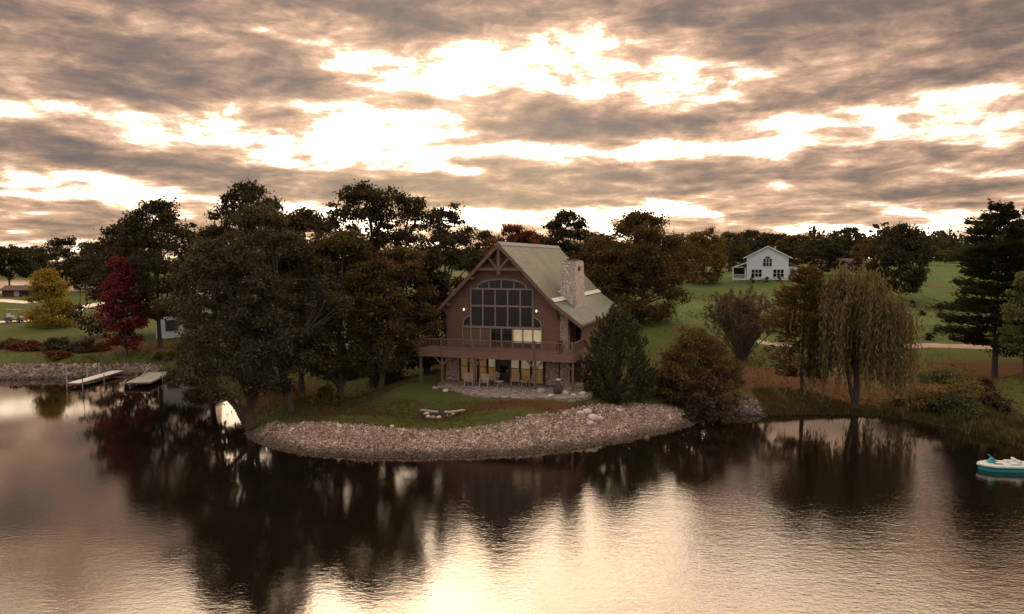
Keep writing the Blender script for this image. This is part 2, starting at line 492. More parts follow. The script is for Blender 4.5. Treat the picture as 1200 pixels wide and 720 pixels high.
# ------------------------------------------------------------------ mesh helpers
class MB:
    def __init__(s):
        s.v, s.f = [], []

    def add(s, vs_, fs_):
        k = len(s.v)
        s.v.extend([tuple(p) for p in vs_])
        s.f.extend([tuple(i + k for i in f) for f in fs_])
        return s

    def box(s, x0, x1, y0, y1, z0, z1):
        p = [(x0, y0, z0), (x1, y0, z0), (x1, y1, z0), (x0, y1, z0), (x0, y0, z1), (x1, y0, z1), (x1, y1, z1), (x0, y1, z1)]
        return s.add(p, [(3, 2, 1, 0), (4, 5, 6, 7), (0, 1, 5, 4), (1, 2, 6, 5), (2, 3, 7, 6), (3, 0, 4, 7)])

    def prism(s, poly, a0, a1, axis='y'):
        """polygon (u,w) pushed along an axis: y -> (u,a,w), z -> (u,w,a), x -> (a,u,w)"""
        def P(u, w_, a):
            return (u, a, w_) if axis == 'y' else ((u, w_, a) if axis == 'z' else (a, u, w_))
        n = len(poly)
        p = [P(u, w_, a0) for u, w_ in poly] + [P(u, w_, a1) for u, w_ in poly]
        fs_ = [tuple(range(n)), tuple(range(2 * n - 1, n - 1, -1))]
        for i in range(n):
            j = (i + 1) % n
            fs_.append((j, i, n + i, n + j))
        return s.add(p, fs_)

    def beam(s, a, b, wd, hd):
        a, b = Vector(a), Vector(b)
        d = (b - a).normalized()
        up = Vector((0, 0, 1)) if abs(d.z) < .95 else Vector((0, 1, 0))
        sx = d.cross(up).normalized() * wd / 2
        sy = sx.normalized().cross(d).normalized() * hd / 2
        p = [a - sx - sy, a + sx - sy, a + sx + sy, a - sx + sy, b - sx - sy, b + sx - sy, b + sx + sy, b - sx + sy]
        return s.add(p, [(3, 2, 1, 0), (4, 5, 6, 7), (0, 1, 5, 4), (1, 2, 6, 5), (2, 3, 7, 6), (3, 0, 4, 7)])

    def tube(s, pts, rad, n=7):
        pts = [Vector(p) for p in pts]
        rings = []
        for i, p in enumerate(pts):
            d = (pts[min(i + 1, len(pts) - 1)] - pts[max(i - 1, 0)])
            d = d.normalized() if d.length > 1e-6 else Vector((0, 0, 1))
            ref = Vector((1, 0, 0)) if abs(d.x) < .9 else Vector((0, 1, 0))
            a = d.cross(ref).normalized()
            b = d.cross(a)
            rings.append([p + (a * math.cos(2 * math.pi * k / n) + b * math.sin(2 * math.pi * k / n)) * rad[i] for k in range(n)])
        vs_ = [q for r_ in rings for q in r_]
        fs_ = []
        for i in range(len(pts) - 1):
            for k in range(n):
                j = (k + 1) % n
                fs_.append((i * n + k, (i + 1) * n + k, (i + 1) * n + j, i * n + j))
        fs_.append(tuple(range(n)))
        fs_.append(tuple(range(len(pts) * n - 1, (len(pts) - 1) * n - 1, -1)))
        return s.add(vs_, fs_)

    def lathe(s, prof, n=14, cx=0, cy_=0):
        vs_ = [(cx + r_ * math.cos(2 * math.pi * k / n), cy_ + r_ * math.sin(2 * math.pi * k / n), z) for r_, z in prof for k in range(n)]
        fs_ = []
        for i in range(len(prof) - 1):
            for k in range(n):
                j = (k + 1) % n
                fs_.append((i * n + k, i * n + j, (i + 1) * n + j, (i + 1) * n + k))
        fs_.append(tuple(range(n - 1, -1, -1)))
        fs_.append(tuple(range((len(prof) - 1) * n, len(prof) * n)))
        return s.add(vs_, fs_)

    def build(s, name, material, parent=None, smooth=False, bevel=0):
        me = bpy.data.meshes.new(name)
        me.from_pydata(s.v, [], s.f)
        me.update()
        if smooth:
            me.polygons.foreach_set('use_smooth', [True] * len(me.polygons))
        return link(name, me, material, parent, bevel)


def link(name, me, material, parent=None, bevel=0):
    if material and not me.materials:
        me.materials.append(MATS[material] if isinstance(material, str) else material)
    o = bpy.data.objects.new(name, me)
    COL.objects.link(o)
    if parent:
        o.parent = parent
    if bevel:
        bv = o.modifiers.new('bevel', 'BEVEL')
        bv.width = bevel
        bv.segments = 2
    return o


def tag(o, label=None, cat=None, group=None, kind=None):
    if label: o['label'] = label
    if cat: o['category'] = cat
    if group: o['group'] = group
    if kind: o['kind'] = kind
    return o


def empty(name, loc, rz=0, label=None, cat=None, group=None):
    o = bpy.data.objects.new(name, None)
    o.empty_display_size = .3
    o.location = tuple(loc)
    o.rotation_euler = (0, 0, rz)
    COL.objects.link(o)
    return tag(o, label, cat, group)


def copy_tree(o, parent=None):
    c = o.copy()
    COL.objects.link(c)
    c.parent = parent
    for ch in list(o.children):
        copy_tree(ch, c)
    return c


def npmesh(name, V_, Fq, smooth=False):
    """numpy verts (N,3) and faces (M,k)"""
    V_ = np.asarray(V_, dtype=np.float32)
    Fq = np.asarray(Fq, dtype=np.int32)
    M_, k = Fq.shape
    me = bpy.data.meshes.new(name)
    me.vertices.add(len(V_))
    me.vertices.foreach_set('co', V_.ravel())
    me.loops.add(M_ * k)
    me.loops.foreach_set('vertex_index', Fq.ravel())
    me.polygons.add(M_)
    me.polygons.foreach_set('loop_start', np.arange(0, M_ * k, k, dtype=np.int32))
    me.polygons.foreach_set('loop_total', np.full(M_, k, dtype=np.int32))
    if smooth:
        me.polygons.foreach_set('use_smooth', np.ones(M_, dtype=bool))
    me.update(calc_edges=True)
    return me


# ------------------------------------------------------------------ terrain
HA = R(17.7)
HUX = np.array([math.cos(HA), -math.sin(HA), 0])
HUY = np.array([math.sin(HA), math.cos(HA), 0])
HZ = 2.0
HO = atz(592, 449, HZ) - HUX * .3          # middle of the lodge's front wall, at patio level

SHORE_PX = [(-420, 458), (-160, 446), (0, 445), (60, 444), (112, 442), (140, 439), (165, 438.5), (200, 438), (235, 445), (258, 462), (272, 478), (280, 492), (284, 504),
            (300, 520), (345, 532), (430, 537), (520, 536), (620, 532), (700, 523), (760, 512), (806, 500), (828, 490), (850, 486), (900, 488), (960, 486),
            (1050, 490), (1100, 499), (1150, 512), (1200, 526), (1290, 545), (1500, 600)]
SH = np.array([atz(px, py, 0)[:2] for px, py in SHORE_PX])
# smooth the bank line
def chaikin(P, n=2):
    for _ in range(n):
        q = [P[0]]
        for a, b in zip(P[:-1], P[1:]):
            q += [a * .75 + b * .25, a * .25 + b * .75]
        q.append(P[-1])
        P = np.array(q)
    return P
SHS = chaikin(SH)
SHS = np.vstack([[SHS[0] + np.array([-400, -60])], SHS, [SHS[-1] + np.array([300, -90])]])
WPOLY = np.vstack([SHS, [[400, -600], [-600, -600]]])


def shore_dist(P):
    """signed distance to the bank line, positive on land; also arc position"""
    P = np.asarray(P, dtype=float)
    best = np.full(len(P), 1e9)
    for a, b in zip(SHS[:-1], SHS[1:]):
        ab = b - a
        t = np.clip(((P - a) @ ab) / (ab @ ab), 0, 1)
        d = np.hypot(*(P - (a + t[:, None] * ab)).T)
        best = np.minimum(best, d)
    inside = np.zeros(len(P), bool)
    n = len(WPOLY)
    x, y = P[:, 0], P[:, 1]
    for i in range(n):
        x1, y1 = WPOLY[i]
        x2, y2 = WPOLY[(i + 1) % n]
        c = ((y1 > y) != (y2 > y))
        with np.errstate(divide='ignore', invalid='ignore'):
            xi = (x2 - x1) * (y - y1) / (y2 - y1) + x1
        inside ^= c & (x < xi)
    return np.where(inside, -best, best)


CPX = [(500, 487, 53), (430, 490, 50.5), (340, 485, 54), (300, 480, 56), (640, 470, 56), (700, 470, 57), (760, 466, 57), (400, 455, 66), (330, 440, 72),
       (60, 400, 94), (130, 405, 92), (20, 378, 112), (150, 380, 112), (60, 352, 150), (10, 345, 165), (140, 350, 155), (230, 400, 92), (300, 390, 100),
       (300, 345, 160), (450, 380, 110), (600, 360, 125),
       (800, 382, 90), (760, 395, 84), (850, 335, 145), (900, 328, 150), (1000, 325, 155), (860, 425, 74), (920, 440, 68), (950, 462, 62), (1010, 470, 62),
       (1060, 440, 70), (1100, 408, 82), (1190, 408, 82), (960, 408, 84), (1085, 390, 92), (1085, 350, 130), (1090, 312, 190), (1180, 345, 135), (1200, 440, 70),
       (1120, 470, 60), (1180, 480, 58), (1200, 500, 54), (700, 335, 150), (760, 318, 200), (900, 308, 260), (1250, 430, 66), (1250, 350, 140),
       (560, 330, 170), (450, 330, 170)]
CP = np.array([atd(*c) for c in CPX])
ANCH = np.array([[-165, 235, -0.6], [-180, 260, -2.5], [-112, 215, 4.2], [-120, 260, 3.2], [-100, 260, 5.5], [-160, 340, -3.5], [-280, 330, -3.5], [-95, 330, 5.0], [-200, 420, -3.0], [-350, 430, -3], [-330, 250, -2],
                 [-200, 160, 4.0], [-120, 100, 3.0], [-300, 600, 6], [-600, 600, 6], [0, 300, 8], [0, 600, 10], [300, 300, 14], [400, 600, 14],
                 [-1500, 2500, 8], [1500, 2500, 14], [0, 2500, 10], [2500, 1000, 12], [-2500, 1000, 8], [140, 90, 4.5], [300, 120, 8], [-400, 100, 5], [2500, 0, 8], [-2500, 0, 6]])
CP = np.vstack([CP, ANCH])
_r = np.hypot(CP[:, None, 0] - CP[None, :, 0], CP[:, None, 1] - CP[None, :, 1])
_n = len(CP)
_A = np.zeros((_n + 1, _n + 1))
_A[:_n, :_n] = -np.sqrt(_r ** 2 + 9) - np.eye(_n) * .6
_A[:_n, _n] = 1
_A[_n, :_n] = 1
_w = np.linalg.solve(_A, np.append(CP[:, 2], 0))


def terrain(P):
    P = np.asarray(P, dtype=float).reshape(-1, 2)
    z = np.full(len(P), _w[_n])
    for i in range(_n):
        z -= _w[i] * np.sqrt((P[:, 0] - CP[i, 0]) ** 2 + (P[:, 1] - CP[i, 1]) ** 2 + 9)
    near = np.clip(1 - P[:, 1] / 400, 0, 1)
    # the levelled ground under the lodge and its patio
    rel = P - HO[:2]
    lx = rel @ HUX[:2]
    ly = rel @ HUY[:2]
    ddx = np.maximum(np.abs(lx) - 7.4, 0)
    ddy = np.maximum(np.maximum(-5.2 - ly, ly - 20), 0)
    k = np.clip(1 - np.hypot(ddx, ddy) / 5.0, 0, 1)
    k = k * k * (3 - 2 * k)
    z = z * (1 - k) + (HZ - .02) * k
    sd = shore_dist(P)
    x = np.clip(sd, 0, None)
    # bank: a rough slope of .3 near the water, easing into the ground behind
    bank = np.where(x < 5.0, x * .33 + .04 * np.sin(P[:, 0] * 1.7) * np.minimum(x, 1), 1.65 + (x - 5) * .5)
    zl = -np.log(np.exp(-np.clip(z, -8, 60) * 3) + np.exp(-bank * 3)) / 3
    zl = np.minimum(zl, bank)
    zl = np.where(x > 30, z, zl)
    zw = np.maximum(sd * .45, -3.0)
    return np.where(sd > 0, zl, zw)


def tz(x, y):
    return float(terrain([[x, y]])[0])


def axis(segs):
    out_ = []
    for a, b, st in segs:
        out_.append(np.arange(a, b, st))
    return np.unique(np.round(np.concatenate(out_ + [[segs[-1][1]]]), 3))


gx = axis([(-2600, -600, 200), (-600, -150, 22), (-150, -62, 3.0), (-62, 62, .55), (62, 150, 3.0), (150, 600, 22), (600, 2601, 200)])
gy = axis([(-300, 30, 30), (30, 98, .55), (98, 170, 2.0), (170, 420, 8), (420, 900, 40), (900, 2801, 200)])
GX, GY = np.meshgrid(gx, gy)
GP = np.column_stack([GX.ravel(), GY.ravel()])
GZ = terrain(GP)
rng0 = np.random.default_rng(5)
sdg = shore_dist(GP)
GZ = GZ + np.where((sdg > 3) & (GP[:, 1] < 170), rng0.normal(0, .018, len(GZ)), 0)
nx_, ny_ = len(gx), len(gy)
idx = np.arange(nx_ * ny_).reshape(ny_, nx_)
quads = np.stack([idx[:-1, :-1], idx[:-1, 1:], idx[1:, 1:], idx[1:, :-1]], -1).reshape(-1, 4)
gme = npmesh('ground', np.column_stack([GP, GZ]), quads, True)


def blob(cx, cy_, rx, ry):
    return np.exp(-(((GP[:, 0] - cx) / rx) ** 2 + ((GP[:, 1] - cy_) / ry) ** 2))


litter = np.zeros(len(GP))
for px, py, d, rx, ry in [(1070, 435, 70, 9, 5), (1150, 428, 74, 10, 4), (930, 455, 66, 9, 5), (1010, 465, 62, 10, 4), (1200, 430, 72, 10, 5), (880, 450, 66, 6, 5),
                          (320, 455, 64, 4, 7), (90, 410, 88, 22, 3), (620, 482, 53.5, 8, 1.2), (735, 478, 54, 4, 1.5), (780, 440, 64, 6, 6)]:
    q = atd(px, py, d)
    litter = np.maximum(litter, blob(q[0], q[1], rx, ry))
bare = np.clip(1 - sdg / 1.6, 0, 1) * (sdg > -30)
meadow = np.clip((GP[:, 1] - 82) / 10, 0, 1) * np.clip((GP[:, 0] + 5) / 10, 0, 1)
ca = gme.color_attributes.new('zone', 'FLOAT_COLOR', 'POINT')
ca.data.foreach_set('color', np.column_stack([litter, bare, meadow, np.ones(len(GP))]).astype(np.float32).ravel())

m_, b, o_ = newmat('ground')
p = b.n('ShaderNodeBsdfPrincipled')
tcn = b.n('ShaderNodeTexCoord').outputs['Object']
at = b.n('ShaderNodeVertexColor')
at.layer_name = 'zone'
zs = b.n('ShaderNodeSeparateColor')
b.put(zs.inputs[0], at.outputs[0])
n1 = b.noise(tcn, .22, 6, .65)
n2 = b.noise(tcn, 2.2, 6, .7)
n3 = b.noise(tcn, 9.0, 4, .7)
lawn = b.mix(b.rng(n1, .35, .65), (.072, .112, .024), (.122, .140, .038))
lawn = b.mix(b.rng(n2, .45, .75, 0, .75), lawn, (.115, .10, .045))
mead = b.mix(b.rng(n1, .38, .62), (.072, .136, .028), (.115, .170, .042))
mead = b.mix(b.rng(n2, .5, .8, 0, .7), mead, (.14, .13, .05))
n0 = b.noise(tcn, .07, 5, .65)
mead = b.mix(b.rng(n0, .48, .66, 0, .8), mead, (.125, .105, .04))
col = b.mix(zs.outputs[2], lawn, mead)
lf = b.m('ADD', zs.outputs[0], b.m('MULTIPLY', b.m('SUBTRACT', n2, .5), 1.1))
lit = b.mix(b.rng(n3, .35, .65), (.11, .052, .024), (.175, .088, .042))
col = b.mix(b.rng(lf, .30, .62), col, lit)
col = b.mix(b.rng(n3, .30, .72, 0, .45), col, (.03, .026, .014))
bf = b.m('ADD', zs.outputs[1], b.m('MULTIPLY', b.m('SUBTRACT', n2, .5), .8))
col = b.mix(b.rng(bf, .25, .7), col, (.035, .025, .018))
b.put(p.inputs['Base Color'], col)
p.inputs['Roughness'].default_value = .95
p.inputs['Specular IOR Level'].default_value = .1
bn = b.n('ShaderNodeBump')
bn.inputs['Strength'].default_value = .9
bn.inputs['Distance'].default_value = .12
b.put(bn.inputs['Height'], b.m('ADD', n2, b.m('MULTIPLY', n3, .6)))
b.put(p.inputs['Normal'], bn.outputs[0])
b.t.links.new(p.outputs[0], o_.inputs[0])
tag(link('ground', gme, m_), kind='structure')

# water
m_, b, o_ = newmat('water')
tcn = b.n('ShaderNodeTexCoord').outputs['Object']
calm = b.noise(tcn, .045, 3, .5)
wv = b.v('MULTIPLY', tcn, (.55, 1.0, 1.0))
r1 = b.noise(wv, 1.1, 3, .55, .4)
r2 = b.noise(wv, 4.2, 3, .6, .3)
r3 = b.noise(wv, 9.0, 3, .6, .2)
hgt = b.m('ADD', b.m('MULTIPLY', r1, .30), b.m('ADD', b.m('MULTIPLY', r2, .26), b.m('MULTIPLY', r3, .17)))
bn = b.n('ShaderNodeBump')
wsx = b.n('ShaderNodeSeparateXYZ')
b.put(wsx.inputs[0], tcn)
breeze = b.m('ADD', b.m('ADD', wsx.outputs[0], b.m('MULTIPLY', wsx.outputs[1], -.35)), b.m('MULTIPLY', b.m('SUBTRACT', calm, .5), 50))
wind = b.rng(breeze, -22, 8, 0, 1, True)
lee = b.rng(b.m('ADD', wsx.outputs[1], b.m('MULTIPLY', b.m('SUBTRACT', calm, .5), 12)), 34, 50, 1, .12, True)
b.put(bn.inputs['Strength'], b.m('MULTIPLY', lee, b.m('ADD', b.rng(calm, .36, .64, .05, .13), b.m('MULTIPLY', wind, .16))))
bn.inputs['Distance'].default_value = .16
b.put(bn.inputs['Height'], hgt)
dfz = b.n('ShaderNodeBsdfDiffuse')
dfz.inputs[0].default_value = (.008, .006, .004, 1)
gl = b.n('ShaderNodeBsdfGlossy')
gl.inputs['Roughness'].default_value = .045
gl.inputs[0].default_value = (1, .94, .87, 1)
fr = b.n('ShaderNodeFresnel')
fr.inputs['IOR'].default_value = 2.7
mx = b.n('ShaderNodeMixShader')
for s_ in (gl.inputs['Normal'], fr.inputs['Normal'], dfz.inputs['Normal']):
    b.put(s_, bn.outputs[0])
b.t.links.new(fr.outputs[0], mx.inputs[0])
b.t.links.new(dfz.outputs[0], mx.inputs[1])
b.t.links.new(gl.outputs[0], mx.inputs[2])
b.t.links.new(mx.outputs[0], o_.inputs[0])
wme = npmesh('water', [(-1500, -600, 0), (1200, -600, 0), (1200, 520, 0), (-1500, 520, 0)], [(0, 1, 2, 3)])
tag(link('water', wme, m_), kind='structure')


# strips laid on the ground
def strip(name, pts, wd, material, lift=.05, seg=1.5):
    P = chaikin(np.array(pts, float), 3)
    out_ = []
    for a, b_ in zip(P[:-1], P[1:]):
        k = max(1, int(np.hypot(*(b_ - a)) / seg))
        for i in range(k):
            out_.append(a + (b_ - a) * i / k)
    P = np.array(out_ + [P[-1]])
    T = np.gradient(P, axis=0)
    T /= np.hypot(T[:, 0], T[:, 1])[:, None] + 1e-9
    N = np.column_stack([-T[:, 1], T[:, 0]])
    rows = []
    cols = 5
    rr = np.random.default_rng(3)
    for j in range(cols):
        u = (j / (cols - 1) - .5) * wd
        q = P + N * (u + (rr.normal(0, .12, (len(P), 1)) if j in (0, cols - 1) else 0))
        rows.append(np.column_stack([q, terrain(q) + (lift if 0 < j < cols - 1 else lift - .03)]))
    V_ = np.stack(rows, 1).reshape(-1, 3)
    n = len(P)
    ii = np.arange(n * cols).reshape(n, cols)
    fq = np.stack([ii[:-1, :-1], ii[1:, :-1], ii[1:, 1:], ii[:-1, 1:]], -1).reshape(-1, 4)
    return tag(link(name, npmesh(name, V_, fq[:, ::-1], True), material), kind='structure')


def g2(px, py, d):
    return atd(px, py, d)[:2]


strip('gravel_road', [g2(856, 396, 86), g2(880, 401, 85), g2(930, 405.5, 84), g2(1060, 408, 83), g2(1190, 408.5, 82), g2(1350, 409, 82)], 2.0, 'gravel')
strip('path', [g2(-120, 380, 112), g2(0, 379, 112), g2(40, 376.5, 114), g2(75, 371, 122), g2(100, 361, 138), g2(130, 356, 148), g2(200, 352, 155)], 2.6, 'concrete')
strip('driveway', [g2(-80, 352, 150), g2(-10, 352, 150), g2(10, 353, 147), g2(40, 355, 144)], 4.0, 'concrete')

# ------------------------------------------------------------------ stones of the banks
def ico(sub=1):
    t = (1 + 5 ** .5) / 2
    v = [(-1, t, 0), (1, t, 0), (-1, -t, 0), (1, -t, 0), (0, -1, t), (0, 1, t), (0, -1, -t), (0, 1, -t), (t, 0, -1), (t, 0, 1), (-t, 0, -1), (-t, 0, 1)]
    f = [(0, 11, 5), (0, 5, 1), (0, 1, 7), (0, 7, 10), (0, 10, 11), (1, 5, 9), (5, 11, 4), (11, 10, 2), (10, 7, 6), (7, 1, 8), (3, 9, 4), (3, 4, 2), (3, 2, 6), (3, 6, 8), (3, 8, 9), (4, 9, 5), (2, 4, 11), (6, 2, 10), (8, 6, 7), (9, 8, 1)]
    v = np.array(v, float)
    v /= np.linalg.norm(v, axis=1)[:, None]
    for _ in range(sub):
        vl = [tuple(q) for q in v]
        cache = {}
        def mid(a, b_):
            k = (min(a, b_), max(a, b_))
            if k not in cache:
                q = (np.array(vl[a]) + np.array(vl[b_])) / 2
                vl.append(tuple(q / np.linalg.norm(q)))
                cache[k] = len(vl) - 1
            return cache[k]
        nf = []
        for a, b_, c in f:
            x, y, z = mid(a, b_), mid(b_, c), mid(c, a)
            nf += [(a, x, z), (b_, y, x), (c, z, y), (x, y, z)]
        v, f = np.array(vl), nf
    return np.array(v), np.array(f)


IV, IF = ico(0)
IV1, IF1 = ico(1)


def rot_rand(rr, n):
    q = rr.normal(size=(n, 4))
    q /= np.linalg.norm(q, axis=1)[:, None]
    a, b_, c, d = q.T
    return np.stack([np.stack([1 - 2 * (c * c + d * d), 2 * (b_ * c - a * d), 2 * (b_ * d + a * c)], -1),
                     np.stack([2 * (b_ * c + a * d), 1 - 2 * (b_ * b_ + d * d), 2 * (c * d - a * b_)], -1),
                     np.stack([2 * (b_ * d - a * c), 2 * (c * d + a * b_), 1 - 2 * (b_ * b_ + c * c)], -1)], 1)


def stones(name, P, size, material, seed):
    rr = np.random.default_rng(seed)
    n = len(P)
    s = size * rr.lognormal(0, .38, n) * np.where(rr.uniform(size=n) < .035, rr.uniform(1.5, 2.2, n), 1)
    base = IV[None] * (1 + rr.normal(0, .16, (n, len(IV), 1)))
    base = base * np.stack([np.ones(n), rr.uniform(.6, .95, n), rr.uniform(.45, .75, n)], -1)[:, None, :]
    Rm = rot_rand(rr, n)
    v = np.einsum('nij,nkj->nki', Rm, base) * s[:, None, None]
    z = terrain(P)
    v += np.column_stack([P, z + s * .12])[:, None, :]
    f = (IF[None] + (np.arange(n) * len(IV))[:, None, None]).reshape(-1, 3)
    me = npmesh(name, v.reshape(-1, 3), f)
    return link(name, me, material)


def along(px0, px1, n, wfun, rr, step=.25, inner=-.25):
    """random points on the bank between two bearings"""
    L = []
    for a, b_ in zip(SHS[:-1], SHS[1:]):
        k = max(1, int(np.hypot(*(b_ - a)) / step))
        for i in range(k):
            q = a + (b_ - a) * i / k
            px = 600 + F * q[0] / q[1] if q[1] > 5 else -9999
            if px0 < px < px1:
                t = (b_ - a) / np.hypot(*(b_ - a))
                L.append((q[0], q[1], -t[1], t[0], px))
    L = np.array(L)
    i = rr.integers(0, len(L), n)
    wmax = np.array([wfun(v) for v in L[i, 4]])
    u = inner + rr.uniform(0, 1, n) * (wmax - inner)
    P = L[i, :2] + L[i, 2:4] * u[:, None] + rr.normal(0, .12, (n, 2))
    sdp = shore_dist(P)
    keep = (sdp > inner - .15) & (sdp < wmax + .3)
    return P[keep]


rr = np.random.default_rng(11)
wf = lambda px: float(np.interp(px, [280, 300, 340, 430, 520, 600, 660, 720, 760, 800, 830], [1.6, 3.2, 3.9, 3.6, 3.1, 3.7, 4.6, 4.7, 5.2, 4.4, 1.8]))
Pst = along(284, 826, 76000, wf, rr)
tag(stones('rock_bank', Pst, .046, 'rip_rap', 1), 'pale grey and tan broken stones covering the curved bank in front of the lodge lawn', 'rocks', kind='stuff')
Pst = along(-60, 178, 14000, lambda px: float(np.interp(px, [-60, 0, 60, 130, 182], [3.4, 3.4, 3.2, 2.8, 1.8])), rr)
tag(stones('rock_bank', Pst, .085, 'rip_rap_dull', 2), 'dull mauve brown stones along the bank behind the two docks', 'rocks', kind='stuff')
Pst = along(846, 900, 1500, lambda px: 2.6, rr)
tag(stones('rock_bank', Pst, .09, 'rip_rap_dull', 3), 'thin scatter of stones on the bank between the orange bush and the willow', 'rocks', kind='stuff')

# ------------------------------------------------------------------ the lodge
lodge = empty('lodge', HO, -HA, 'brown gabled lakeside lodge with green metal roof, stone chimney and arched window wall', 'house')
# walls
q = MB()
q.prism([(-5.1, 2.72), (5.1, 2.72), (5.1, 6.55), (0, 11.62), (-5.1, 6.45)], 0, .3)
q.box(4.8, 5.1, .3, 18.7, 0, 6.6).box(-5.1, -4.8, .3, 18.7, 0, 6.5)
q.prism([(-5.1, 0), (5.1, 0), (5.1, 6.55), (0, 11.62), (-5.1, 6.45)], 18.7, 19.0)
q.box(5.1, 6.45, 2.2, 2.4, 0, 5.75).box(6.25, 6.45, 2.4, 18.4, 0, 5.7).box(5.1, 6.45, 18.4, 18.6, 0, 5.7)
q.build('wall', 'siding', lodge)
q = MB()
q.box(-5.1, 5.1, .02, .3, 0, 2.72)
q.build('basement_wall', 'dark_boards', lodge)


def slab(q, x0, z0, x1, z1, y0, y1, th=.2, ribs=.95, rib=True):
    dx, dz = x1 - x0, z1 - z0
    L = math.hypot(dx, dz)
    nx, nz = -dz / L, dx / L
    if nz < 0:
        nx, nz = -nx, -nz
    q.prism([(x0, z0), (x1, z1), (x1 - nx * th, z1 - nz * th), (x0 - nx * th, z0 - nz * th)], y0, y1)
    if rib:
        y = y0 + ribs / 2
        while y < y1:
            h = .012
            q.prism([(x0, z0), (x1, z1), (x1 + nx * h, z1 + nz * h), (x0 + nx * h, z0 + nz * h)], y - .022, y + .022)
            y += ribs


RY0, RY1 = -1.0, 19.6
q = MB()
slab(q, .02, 11.95, 4.7, 7.12, RY0, RY1)
slab(q, -.02, 11.95, -5.65, 6.15, RY0, RY1)
q.build('roof', 'roof_metal', lodge)
q = MB()
slab(q, 4.72, 7.08, 7.15, 5.28, RY0, RY1 - .4)
q.build('lower_roof', 'roof_metal_lower', lodge)
MB().prism([(-.28, 11.78), (0, 12.06), (.28, 11.78), (.28, 11.70), (0, 11.98), (-.28, 11.70)], RY0 - .02, RY1 + .02).build('ridge_cap', 'grey_roof', lodge)
MB().prism([(4.56, 7.31), (4.86, 7.03), (4.90, 7.07), (4.60, 7.36)], RY0 + .1, RY1 - .3).build('roof_flashing', 'flashing', lodge)
# barge boards on the front gable
q = MB()
for x0, z0, x1, z1 in ((0, 11.93, 4.72, 7.08), (4.72, 7.08, 7.17, 5.25), (0, 11.93, -5.68, 6.11)):
    q.prism([(x0, z0 + .02), (x1, z1 + .02), (x1, z1 - .34), (x0, z0 - .38)], RY0 - .07, RY0 - .004)
q.build('barge_board', 'timber', lodge)
q = MB()
q.box(7.10, 7.24, RY0, RY1 - .5, 5.08, 5.24)
q.build('gutter', 'trim', lodge)
q = MB()   # truss hanging in the gable overhang
q.box(-.13, .13, RY0 + .06, RY0 + .30, 9.25, 11.5)
q.box(-2.05, 2.05, RY0 + .08, RY0 + .28, 9.62, 9.86)
for s in (-1, 1):
    q.beam((s * .1, RY0 + .18, 9.8), (s * .95, RY0 + .18, 10.75), .16, .18)
q.build('gable_truss', 'timber', lodge)
for s in (-1, 1):
    MB().beam((s * 5.0, RY0 + .2, 6.35), (s * 5.0, .02, 5.55), .16, .18).build('knee_brace', 'timber', lodge)
# soffit purlins
for x, z in ((0, 11.5), (2.4, 9.1), (-2.4, 9.05), (4.6, 6.85), (-4.6, 6.8)):
    MB().box(x - .1, x + .1, RY0 + .02, -.004, z - .22, z).build('purlin', 'timber', lodge)
# stone piers
for x0, x1, y0, y1, z1 in ((-5.14, -3.86, -.16, .02, 2.62), (3.92, 5.04, -.16, .02, 2.62), (5.16, 5.86, -.25, .45, 6.15)):
    MB().box(x0, x1, y0, y1, 0, z1).build('stone_pier', 'pier_stone', lodge, bevel=.03)
# chimney
q = MB()
cx0, cx1, cy0, cy1 = 4.4, 5.65, 3.3, 6.8
def taper(q, x0, x1, y0, y1, z0, z1, t0, t1):
    p = [(x0 - t0, y0 - t0, z0), (x1 + t0, y0 - t0, z0), (x1 + t0, y1 + t0, z0), (x0 - t0, y1 + t0, z0),
         (x0 - t1, y0 - t1, z1), (x1 + t1, y0 - t1, z1), (x1 + t1, y1 + t1, z1), (x0 - t1, y1 + t1, z1)]
    q.add(p, [(3, 2, 1, 0), (4, 5, 6, 7), (0, 1, 5, 4), (1, 2, 6, 5), (2, 3, 7, 6), (3, 0, 4, 7)])
taper(q, cx0, cx1, cy0, cy1, 5.6, 8.0, .12, .06)
taper(q, cx0, cx1, cy0, cy1, 8.0, 10.35, .06, -.04)
chim = q.build('chimney', 'chimney_stone', lodge)
MB().box(cx0 + .1, cx1 - .1, cy0 + .1, cy1 - .1, 10.35, 10.46).build('chimney_cap', 'pier_stone', chim)
for y in (cy0 + .6, cy1 - 1.3):
    MB().box(cx0 + .35, cx1 - .3, y, y + .7, 10.46, 10.62).build('flue', 'clay_dark', chim)
MB().box(cx1 + .035, cx1 + .06, cy0 + 1.0, cy0 + 1.7, 9.55, 9.95).build('vent', 'black', chim)
MB().box(cx0 - .32, cx0 - .125, cy0 - .1, cy1 + .1, 7.2, 7.78).build('chimney_flashing', 'flashing', chim)


# the great arched window
def arch(u0, u1, z0, rise, n=14):
    """points of a segmental arch from u0 to u1"""
    c = (u0 + u1) / 2
    h = (u1 - u0) / 2
    return [(c + h * math.cos(math.pi * (1 - i / n)), z0 + rise * math.sin(math.pi * (1 - i / n)) ** .8 if 0 < i < n else z0) for i in range(n + 1)]


